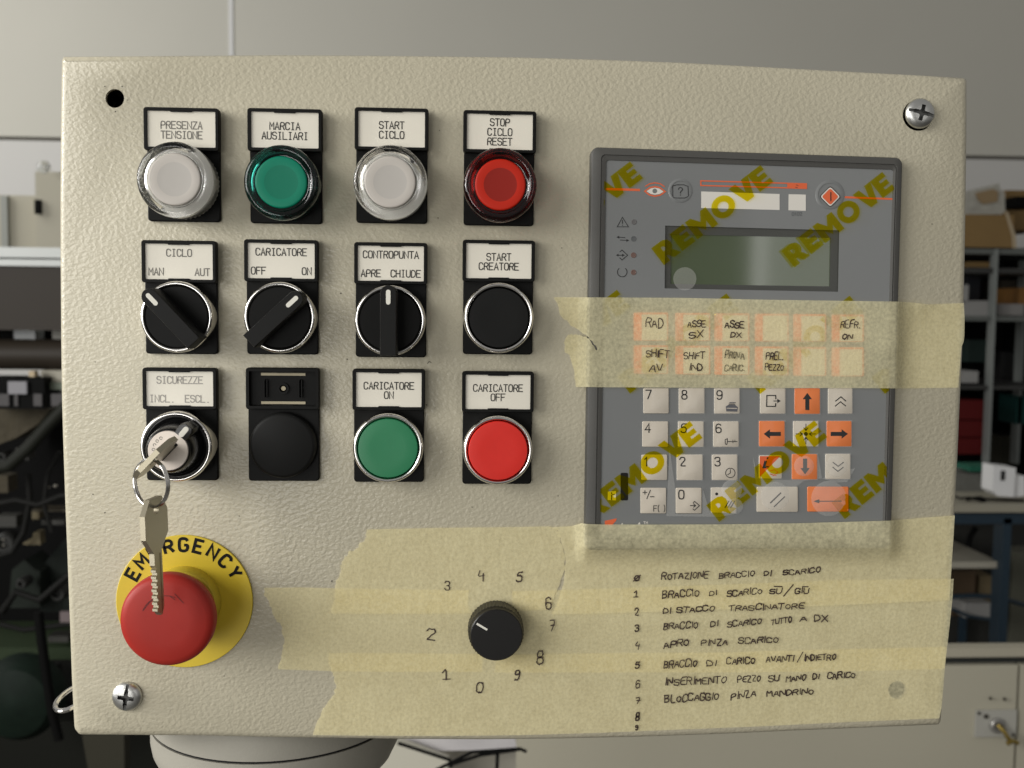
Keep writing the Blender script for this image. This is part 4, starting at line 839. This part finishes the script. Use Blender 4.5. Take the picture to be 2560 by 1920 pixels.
f2 = lambda u, v, w: kt+kx*(u*MM)-tilt*((v-20.3)*MM)+kn*(w*MM)
make_key('key', f2, 'nickel key hanging from the ring in front of the red mushroom button', kt)

exec_bg = True
# ------------------------------------------------------------------ background
WALLM = mat('wall_paint', (.57, .555, .49), .75, var=.05, var_scale=1.3)
WALLL = mat('wall_lower', (.60, .59, .565), .7)
CABM = mat('cabinet_beige', (.42, .395, .31), .5); GREYP = mat('grey_paint', (.50, .50, .47), .5)
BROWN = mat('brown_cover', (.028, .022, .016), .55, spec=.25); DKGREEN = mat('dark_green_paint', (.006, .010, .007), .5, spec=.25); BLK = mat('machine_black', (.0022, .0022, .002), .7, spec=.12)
CASTM = mat('raw_casting', (.055, .045, .026), .8, bump=(60, .5, .01), var=.3, var_scale=40); CARD = mat('cardboard', (.20, .125, .045), .8, var=.08, var_scale=12)
ALU = mat('galvanised_post', (.21, .225, .215), .5, .2); BLUE = mat('blue_steel', (.018, .034, .050), .4); REDP = mat('red_plastic', (.085, .006, .006), .55, spec=.2)
WHITEP = mat('white_plastic', (.70, .70, .70), .4); PAPER = mat('paper_white', (.28, .275, .265), .8); FLOORM = mat('workshop_floor', (.10, .095, .085), .6, var=.2, var_scale=3)
def bgbox(name, r, Y, d, m, parent=None, mi=0):
    a = B(r[0], r[3], Y); b = B(r[2], r[1], Y); mb = MB(); mb.box(a.x, b.x, Y, Y+d, a.z, b.z)
    o = mb.build(name, m, parent)
    if parent is not None: o.location = -Vector(parent.location)
    return o
def bgthing(name, px, py, Y, label, cat, group=None): return tag(empty(name, B(px, py, Y)), label, cat, group)
def bgpart(mb, name, m, parent, **k): o = mb.build(name, m, parent, **k); o.location = -Vector(parent.location); return o
FLZ = -1.19
mb = MB(); mb.box(-7, 7, -4, 9, FLZ-.1, FLZ); tag(mb.build('floor', FLOORM), kind='structure')
wz = B(1280, 372, 5.2).z; a0 = B(0, 350, 5.2).z
mb = MB(); mb.box(-8, 8, 5.2, 5.4, wz+.014, 4.5); tag(mb.build('wall', WALLM), kind='structure')
mb = MB(); mb.box(-8, 8, 5.21, 5.4, FLZ, wz-.006); tag(mb.build('wall_lower', WALLL), kind='structure')
mb = MB(); mb.box(-8, 8, 5.23, 5.38, wz-.01, wz+.02); tag(mb.build('wall_seam', mat('seam_dark', (.18, .17, .15), .8)), kind='structure')
xs = B(578, 70, 5.2).x; mb = MB(); mb.box(xs-.011, xs+.011, 5.192, 5.2, wz+.45, 4.4); tag(mb.build('wall_joint', mat('seam_light', (.72, .72, .71), .6)), kind='structure')

# left: cabinets and the machine
c = bgthing('electrical_cabinet', 120, 640, 3.4, 'pale grey electrical cabinet standing behind the machine at left', 'cabinet')
bgbox('cabinet_body', (92, 433, 330, 660), 3.4, .5, CABM, c); bgbox('door_slot', (86, 499, 99, 534), 3.38, .02, BLK, c)
bgbox('side_cabinet', (-120, 489, 91, 660), 3.46, .5, CABM, c); bgbox('corner_post', (4, 489, 17, 655), 3.44, .02, mat('grey_strip', (.30, .31, .28), .5), c)
mb = MB(); kp = B(114, 419, 3.3)
mb.lathe(mm([(5, -40), (6, 0), (18, 4), (22, 14), (20, 24), (12, 30), (.02, 32)]), 32); o = mb.build('glass_knob', mat('knob_glass', (.9, .92, .92), .05, trans=.9), None, kp); tag(o, 'small shiny glass knob above the pale cabinet', 'knob')
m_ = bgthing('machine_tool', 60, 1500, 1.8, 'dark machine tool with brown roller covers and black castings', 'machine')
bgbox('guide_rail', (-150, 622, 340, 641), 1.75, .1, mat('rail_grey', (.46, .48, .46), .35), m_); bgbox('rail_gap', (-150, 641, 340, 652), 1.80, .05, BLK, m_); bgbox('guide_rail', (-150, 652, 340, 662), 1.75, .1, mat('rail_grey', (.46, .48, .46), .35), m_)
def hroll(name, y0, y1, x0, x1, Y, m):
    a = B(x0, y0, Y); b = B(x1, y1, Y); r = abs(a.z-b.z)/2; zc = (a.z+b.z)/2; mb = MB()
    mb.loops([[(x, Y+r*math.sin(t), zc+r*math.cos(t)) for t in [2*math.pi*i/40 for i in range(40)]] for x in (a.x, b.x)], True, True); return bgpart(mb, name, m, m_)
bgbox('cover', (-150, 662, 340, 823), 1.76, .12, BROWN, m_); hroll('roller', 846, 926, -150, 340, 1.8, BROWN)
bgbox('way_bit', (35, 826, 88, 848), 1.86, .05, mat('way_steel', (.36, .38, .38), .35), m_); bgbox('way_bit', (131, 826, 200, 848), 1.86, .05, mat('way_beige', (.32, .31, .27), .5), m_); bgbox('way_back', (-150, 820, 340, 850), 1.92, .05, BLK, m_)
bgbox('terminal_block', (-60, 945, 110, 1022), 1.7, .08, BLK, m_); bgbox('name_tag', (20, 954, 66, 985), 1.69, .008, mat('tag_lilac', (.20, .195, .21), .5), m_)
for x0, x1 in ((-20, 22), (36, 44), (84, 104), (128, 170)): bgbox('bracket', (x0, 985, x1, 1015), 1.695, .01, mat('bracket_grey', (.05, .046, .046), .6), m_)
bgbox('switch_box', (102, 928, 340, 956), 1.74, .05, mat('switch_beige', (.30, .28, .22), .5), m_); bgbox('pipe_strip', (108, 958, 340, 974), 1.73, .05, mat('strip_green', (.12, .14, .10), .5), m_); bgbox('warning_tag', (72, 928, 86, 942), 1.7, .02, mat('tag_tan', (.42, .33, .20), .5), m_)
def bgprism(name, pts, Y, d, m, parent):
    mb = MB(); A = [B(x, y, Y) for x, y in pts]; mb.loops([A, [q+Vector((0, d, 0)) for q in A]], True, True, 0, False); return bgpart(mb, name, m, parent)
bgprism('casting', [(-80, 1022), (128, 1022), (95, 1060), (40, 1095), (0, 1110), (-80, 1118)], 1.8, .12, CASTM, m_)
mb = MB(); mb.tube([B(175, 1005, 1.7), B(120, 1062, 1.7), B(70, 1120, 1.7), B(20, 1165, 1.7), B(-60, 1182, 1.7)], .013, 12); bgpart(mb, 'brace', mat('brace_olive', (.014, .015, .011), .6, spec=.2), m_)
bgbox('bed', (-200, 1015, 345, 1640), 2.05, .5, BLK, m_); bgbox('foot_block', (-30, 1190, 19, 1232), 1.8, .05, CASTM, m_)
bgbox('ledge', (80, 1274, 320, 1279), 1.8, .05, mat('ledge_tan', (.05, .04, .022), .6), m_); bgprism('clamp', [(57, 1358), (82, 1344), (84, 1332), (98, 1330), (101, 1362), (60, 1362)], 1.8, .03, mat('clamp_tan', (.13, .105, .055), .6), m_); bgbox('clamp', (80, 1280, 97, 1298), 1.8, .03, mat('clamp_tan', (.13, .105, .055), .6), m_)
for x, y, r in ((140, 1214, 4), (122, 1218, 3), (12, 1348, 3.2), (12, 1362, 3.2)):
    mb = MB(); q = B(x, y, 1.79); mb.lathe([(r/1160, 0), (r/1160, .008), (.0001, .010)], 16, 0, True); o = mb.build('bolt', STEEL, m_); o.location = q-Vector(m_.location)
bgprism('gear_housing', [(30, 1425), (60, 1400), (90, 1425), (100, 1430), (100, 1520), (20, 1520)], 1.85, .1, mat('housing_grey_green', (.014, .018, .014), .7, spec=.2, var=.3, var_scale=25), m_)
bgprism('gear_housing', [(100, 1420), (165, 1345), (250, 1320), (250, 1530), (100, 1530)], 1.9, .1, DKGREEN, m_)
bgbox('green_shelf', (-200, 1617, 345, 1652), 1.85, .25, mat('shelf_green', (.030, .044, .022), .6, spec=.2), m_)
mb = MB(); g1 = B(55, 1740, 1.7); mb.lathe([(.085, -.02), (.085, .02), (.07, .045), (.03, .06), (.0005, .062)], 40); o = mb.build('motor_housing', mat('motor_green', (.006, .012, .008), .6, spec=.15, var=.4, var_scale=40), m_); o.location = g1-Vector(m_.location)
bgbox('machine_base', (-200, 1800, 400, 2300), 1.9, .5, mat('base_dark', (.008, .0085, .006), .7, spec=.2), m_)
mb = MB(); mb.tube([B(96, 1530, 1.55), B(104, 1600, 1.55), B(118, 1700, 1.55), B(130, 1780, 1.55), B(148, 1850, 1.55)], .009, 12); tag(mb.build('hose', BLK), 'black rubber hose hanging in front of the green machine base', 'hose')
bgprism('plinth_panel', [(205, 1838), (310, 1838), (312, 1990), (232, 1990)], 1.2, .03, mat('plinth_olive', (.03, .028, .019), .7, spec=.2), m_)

# more of the machine's pipes, flanges and cables
for q, r in (([(-20, 1262), (40, 1250), (95, 1262), (150, 1240), (220, 1230)], .007), ([(-20, 1395), (30, 1380), (60, 1330), (75, 1250), (70, 1185)], .006), ([(5, 1530), (40, 1480), (100, 1500), (170, 1440), (230, 1430)], .008), ([(150, 1130), (120, 1180), (110, 1260), (130, 1330)], .005), ([(0, 1560), (60, 1575), (170, 1560), (300, 1590)], .006), ([(140, 1660), (160, 1740), (220, 1800), (300, 1830)], .010)):
    mb = MB(); mb.tube([B(x, y, 1.77) for x, y in q], r, 10); bgpart(mb, 'pipe', mat('pipe_dark', (.009, .009, .008), .6, spec=.15), m_)
for x, y, r in ((18, 1355, 26), (60, 1455, 14), (150, 1480, 20), (12, 1140, 12)):
    mb = MB(); q = B(x, y, 1.80); k = r/1160; mb.lathe([(k, -.02), (k, .012), (k*.8, .018), (k*.5, .018), (k*.45, .008), (.0001, .008)], 28); o = mb.build('flange', mat('flange_steel', (.022, .022, .02), .5, .3), m_); o.location = q-Vector(m_.location)
for r in ((-10, 1290, 40, 1318), (104, 1300, 160, 1312), (40, 1120, 70, 1150), (-10, 1660, 30, 1675), (120, 1590, 170, 1606)): bgbox('fitting', r, 1.81, .04, mat('fitting_grey', (.03, .029, .024), .6), m_)
bgbox('fault_plate', (150, 1530, 182, 1556), 1.72, .01, mat('tag_pink', (.14, .11, .11), .6), m_)

# right: shelving rack
rk_ = bgthing('storage_rack', 2480, 1150, 3.6, 'galvanised storage rack with dark shelves behind the panel', 'rack')
pa, pb = B(2490, 622, 3.6), B(2466, 1150, 3.6)
bgbox('post', (2474, 622, 2492, 1160), 3.6, .05, ALU, rk_); bgbox('post', (2548, 650, 2562, 1160), 3.9, .05, ALU, rk_)
bgbox('post', (2312, 622, 2328, 1160), 3.6, .05, ALU, rk_)
for y0, y1, m in ((621, 633, mat('shelf_front', (.10, .108, .10), .5)), (672, 681, mat('shelf_dark', (.03, .03, .028), .6)), (792, 801, mat('shelf_front', (.10, .108, .10), .5)), (966, 973, mat('shelf_dark', (.03, .03, .028), .6))): bgbox('shelf', (2330, y0, 2640, y1), 3.62, .6, m, rk_)
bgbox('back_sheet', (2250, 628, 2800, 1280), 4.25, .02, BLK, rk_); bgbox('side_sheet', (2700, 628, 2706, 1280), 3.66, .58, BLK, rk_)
def card(r, Y, d, lab, m=CARD, nm='cardboard_box', tp=None):
    o = bgthing(nm, (r[0]+r[2])/2, r[3], Y, lab, 'box'); bgbox('box_body', r, Y, d, m, o)
    if tp: bgprism('packing_tape', tp, Y-.004, .003, mat('packing_tape', (.36, .29, .19), .5), o)
    return o
card((2330, 538, 2536, 620), 3.62, .35, 'brown cardboard box with a pale tape line on top of the rack', tp=[(2512, 528), (2520, 530), (2540, 590), (2542, 620), (2532, 620), (2530, 590)])
card((2512, 477, 2620, 575), 3.9, .4, 'open brown cardboard box behind the taped box on the rack')
o = bgthing('paper_stack', 2470, 536, 3.6, 'crumpled pale paper packs on top of the brown box', 'papers')
bgprism('paper_pack', [(2330, 536), (2330, 500), (2420, 478), (2440, 472), (2462, 470), (2480, 466), (2498, 458), (2500, 470), (2512, 482), (2513, 528), (2505, 536)], 3.64, .2, mat('pack_grey', (.33, .32, .28), .8, var=.35, var_scale=30), o)
bgprism('wrapper', [(2440, 482), (2484, 472), (2496, 480), (2494, 504), (2460, 510), (2448, 500)], 3.63, .01, mat('wrapper_tan', (.24, .17, .09), .7), o)
tag(bgbox('bag', (2538, 492, 2600, 516), 3.7, .15, BLK), 'black bag lying on the boxes at the right edge', 'bag')
for r, Y, lab in (((2412, 752, 2472, 790), 3.68, 'white paper bundle on the middle rack shelf left of the post'), ((2494, 760, 2560, 788), 3.7, 'dull grey paper bundle on the middle rack shelf right of the post'), ((2405, 712, 2422, 752), 3.66, 'small white carton standing on the paper bundle'), ((2405, 928, 2446, 957), 3.66, 'white box on the lower rack shelf')):
    tag(bgbox('paper_bundle' if 'paper b' in lab else 'carton', r, Y, .2, PAPER if 'grey' not in lab else mat('paper_grey', (.22, .21, .20), .8)), lab, 'papers' if 'paper b' in lab else 'box')
for k, (y0, y1) in enumerate(((1000, 1048), (1052, 1092), (1096, 1135))): tag(bgbox('plastic_bin', (2330, y0, 2459, y1), 3.66, .4, REDP), ['topmost', 'middle', 'lowest'][k]+' dark red plastic bin of the stack on the rack', 'bin', 'stacked red bins')
tag(bgbox('carton', (2545, 720, 2600, 762), 3.8, .2, mat('orange_carton', (.25, .12, .03), .7)), 'orange carton at the right end of the rack shelf', 'box')
tag(bgbox('carton', (2420, 655, 2474, 668), 3.7, .2, CARD), 'flat brown carton just below the top rack shelf', 'box')
for r, Y, m, lab, nm, ct in (((2418, 690, 2452, 751), 4.0, mat('bin_dark', (.02, .022, .03), .5), 'dark blue case at the back of the upper rack shelf', 'case', 'case'), ((2500, 700, 2540, 759), 4.0, mat('crate_dark', (.03, .024, .016), .6), 'dark brown crate on the rack shelf right of the post', 'crate', 'crate'),
        ((2420, 850, 2470, 905), 4.0, mat('case_green', (.008, .022, .018), .5), 'dark green case on the lower rack shelf', 'case', 'case'), ((2500, 880, 2536, 962), 4.0, mat('drum_black', (.008, .008, .008), .5), 'black drum behind the rack post', 'drum', 'drum'),
        ((2540, 990, 2580, 1060), 3.9, mat('case_teal', (.006, .05, .045), .5), 'teal case at the right edge of the lower rack', 'case', 'case'), ((2500, 1090, 2545, 1160), 4.0, mat('sack_olive', (.035, .033, .022), .8), 'olive sack on the floor of the rack', 'sack', 'sack')):
    tag(bgbox(nm, r, Y, .15, m), lab, ct)
# bench
bn = bgthing('work_bench', 2480, 1620, 2.7, 'pale topped work bench on dark blue steel legs', 'work bench')
za, zb_ = B(2480, 1262, 2.7), B(2480, 1281, 2.7)
mb = MB(); mb.box(B(2250, 1270, 2.7).x, B(2800, 1270, 2.7).x, 2.7, 3.3, zb_.z, za.z); bgpart(mb, 'bench_top', mat('bench_top', (.30, .28, .22), .55), bn)
bgbox('frame_rail', (2250, 1284, 2700, 1310), 2.72, .05, BLUE, bn); bgbox('leg', (2484, 1296, 2530, 1900), 2.72, .06, BLUE, bn); bgbox('leg', (2262, 1296, 2300, 1900), 2.72, .06, BLUE, bn); bgbox('leg', (2404, 1420, 2418, 1900), 3.25, .05, BLUE, bn)
bgbox('shelf', (2240, 1404, 2498, 1421), 2.75, .5, mat('bench_shelf', (.36, .34, .28), .55), bn)
mb = MB(); mb.tube([B(2380, 1492, 2.85), B(2430, 1489, 2.85), B(2490, 1492, 2.85), B(2560, 1512, 2.85)], .008, 10); mb.tube([B(2380, 1522, 2.85), B(2420, 1540, 2.85), B(2500, 1552, 2.85)], .006, 10); bgpart(mb, 'stretcher', BLUE, bn)
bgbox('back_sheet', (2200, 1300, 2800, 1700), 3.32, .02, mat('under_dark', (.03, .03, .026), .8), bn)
tag(bgbox('louvred_unit', (2330, 1184, 2484, 1238), 2.95, .2, mat('louvre_grey', (.13, .13, .115), .5, bump=(220, .8, .01))), 'grey louvred unit lying on the bench', 'unit')
tag(bgbox('green_tool', (2425, 1166, 2485, 1179), 2.93, .1, mat('tool_green', (.008, .09, .055), .5)), 'green tool resting on the grey louvred unit', 'tool')
sk = bgthing('socket_module', 2510, 1243, 2.74, 'white plug module with a black slot on the bench', 'plug module')
bgprism('module_body', [(2484, 1164), (2540, 1170), (2534, 1243), (2494, 1240), (2481, 1228)], 2.74, .07, WHITEP, sk); bgbox('black_slot', (2503, 1177, 2513, 1201), 2.735, .004, DARK, sk); bgprism('module_flap', [(2538, 1188), (2562, 1190), (2562, 1240), (2534, 1243)], 2.76, .06, WHITEP, sk)
mb = MB(); q = B(2440, 1248, 2.76); mb.tube([q+Vector((.028*math.cos(t), .02*math.sin(t), .004*math.sin(2*t))) for t in [2*math.pi*i/30 for i in range(30)]], .004, 8, closed=True); mb.tube([B(2385, 1240, 2.78), B(2400, 1246, 2.76), B(2420, 1244, 2.74), B(2470, 1248, 2.74), B(2530, 1250, 2.74), B(2560, 1252, 2.74)], .004, 8); tag(mb.build('cable', BLK), 'black cable curled on the front of the bench', 'cable')
card((2380, 1428, 2440, 1540), 3.0, .2, 'brown box under the bench beside a pale one', mat('box_brown_dark', (.10, .065, .035), .8)); card((2444, 1440, 2482, 1520), 3.05, .2, 'tan box under the bench behind the leg', mat('box_tan', (.17, .13, .07), .8))
tag(bgbox('parts_bag', (2412, 1508, 2478, 1545), 2.9, .15, PAPER), 'white bag of parts under the bench', 'bag')
tag(bgbox('carton', (2522, 1380, 2600, 1620), 3.1, .1, mat('panel_olive', (.10, .10, .075), .8)), 'olive grey carton under the bench right of the leg', 'box')
mb = MB(); q = B(2425, 1430, 2.95); mb.tube([B(2420, 1366, 2.95), B(2426, 1340, 2.95), B(2440, 1318, 2.95)], .010, 10); tag(mb.build('hose', BLK), 'short black hose hanging under the bench top', 'hose')
# foreground cabinet
fc = bgthing('machine_cabinet', 2300, 1900, 1.5, 'beige machine cabinet with a lock plate below the bench', 'cabinet')
zt = B(2450, 1620, 1.5).z; zt2 = B(2450, 1643, 1.5).z
xl, xr_ = B(1290, 1880, 1.5).x, B(2800, 1700, 1.5).x
mb = MB(); mb.box(xl, xr_, 1.5, 1.53, zt2, zt); bgpart(mb, 'top_edge', mat('cab_top', (.40, .37, .29), .5), fc)
mb = MB(); mb.box(xl, xr_, 1.515, 1.53, B(2450, 1668, 1.5).z, zt2-.001); bgpart(mb, 'gap_strip', mat('gap_black', (.02, .022, .02), .5), fc)  # dark strip filling the gap above the door
xd = B(2546, 1750, 1.5).x
mb = MB(); mb.box(xl, xd-.003, 1.502, 1.53, FLZ+.1, B(2450, 1661, 1.5).z-.002); bgpart(mb, 'door', CABM, fc)
mb = MB(); mb.box(xd+.003, xr_, 1.502, 1.53, FLZ+.1, B(2450, 1661, 1.5).z-.002); bgpart(mb, 'side_panel', CABM, fc)
bgbox('lock_plate', (2437, 1775, 2543, 1843), 1.496, .005, mat('plate_pale', (.47, .46, .41), .35, .2), fc)
mb = MB(); q = B(2492, 1813, 1.494); mb.lathe([(.015, 0), (.015, .004), (.012, .007), (.0095, .007), (.0095, .004), (.0001, .004)], 32, 0, True); o = mb.build('lock_ring', mat('lock_steel', (.32, .31, .29), .45, .6), fc); o.location = q-Vector(fc.location)
for x, y, r in ((2476, 1746, 4), (2511, 1748, 4.5), (2447, 1783, 4), (2465, 1791, 6), (2533, 1837, 4)):
    mb = MB(); q = B(x, y, 1.4945); mb.lathe([(r/1300, 0), (r/1300, .0015), (.0001, .002)], 16, 0, True); o = mb.build('plate_screw', mat('dark_bolt', (.08, .075, .06), .4, .6), fc); o.location = q-Vector(fc.location)
kk = bgthing('brass_key', 2500, 1820, 1.47, 'small brass key hanging from the cabinet lock plate', 'key'); BR = mat('brass', (.38, .28, .08), .35, 1.0)
mb = MB(); mb.tube([B(2494, 1812, 1.485), B(2508, 1826, 1.478), B(2521, 1846, 1.474), B(2528, 1858, 1.474)], .0042, 10); bgpart(mb, 'key_stem', BR, kk)
mb = MB(); mb.tube([B(2517, 1860, 1.473), B(2530, 1852, 1.473), B(2545, 1858, 1.473)], .0042, 10); bgpart(mb, 'key_grip', BR, kk)
# tray with documents behind the panel, seen below it
tr_ = bgthing('document_tray', 1150, 1920, .9, 'white document tray with a black wire frame below the panel', 'tray')
bgprism('paper_sheets', [(1000, 1845), (1285, 1830), (1292, 1870), (1240, 1874), (1080, 1878)], .98, .05, mat('sheet_lilac', (.50, .48, .48), .7), tr_)
bgprism('tray_side', [(985, 1862), (1004, 1860), (1122, 1904), (1110, 1960), (900, 1960)], .95, .02, mat('tray_white', (.50, .48, .40), .6), tr_)
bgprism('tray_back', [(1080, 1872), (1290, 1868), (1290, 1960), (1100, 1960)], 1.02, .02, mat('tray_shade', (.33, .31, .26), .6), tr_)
mb = MB()
for q in ([(995, 1858), (1125, 1900), (1128, 1918)], [(1090, 1925), (1125, 1908), (1180, 1880), (1230, 1877), (1300, 1872), (1316, 1879)], [(1125, 1912), (1200, 1888), (1300, 1873)], [(1244, 1880), (1242, 1925)]): mb.tube([B(x, y, .9) for x, y in q], .0024, 8)
bgpart(mb, 'wire_frame', BLK, tr_)
# the stand under the box
pd = empty('support_stand', (B(690, 1900, .06).x, .06, FLZ)); tag(pd, 'pale rounded swivel head of the stand carrying the control box', 'stand')
zb0 = P(690, 1840, 0).z; cx_ = pd.location.x; cy_ = .068; RR = .0605
zg = B(690, 1908, cy_-RR).z                      # the joint line
HEADM = mat('stand_paint', (.31, .295, .25), .5, bump=(900, .1, .0006), var=.03)
mb = MB(); mb.vlathe([(.040, zg-.075), (RR*.55, zg-.046), (RR*.80, zg-.029), (RR*.93, zg-.020), (RR*.985, zg-.013), (RR, zg-.008), (RR, zg-.0006)], (cx_, cy_), cap0=True, cap=True)
bgpart(mb, 'swivel_dish', HEADM, pd)
mb = MB(); mb.vlathe([(RR*.985, zg-.0008), (RR*.985, zg+.0008)], (cx_, cy_)); bgpart(mb, 'joint_groove', DARK, pd)
mb = MB(); mb.vlathe([(RR*.998, zg+.0006), (RR*.998, zb0+.003)], (cx_, cy_)); bgpart(mb, 'swivel_head', HEADM, pd)
mb = MB(); mb.vlathe([(.040, FLZ+.02), (.040, zg-.070)], (cx_, cy_)); bgpart(mb, 'column', HEADM, pd)
mb = MB(); mb.vlathe([(.22, FLZ), (.22, FLZ+.02), (.05, FLZ+.03)], (cx_, cy_)); bgpart(mb, 'foot_plate', HEADM, pd)
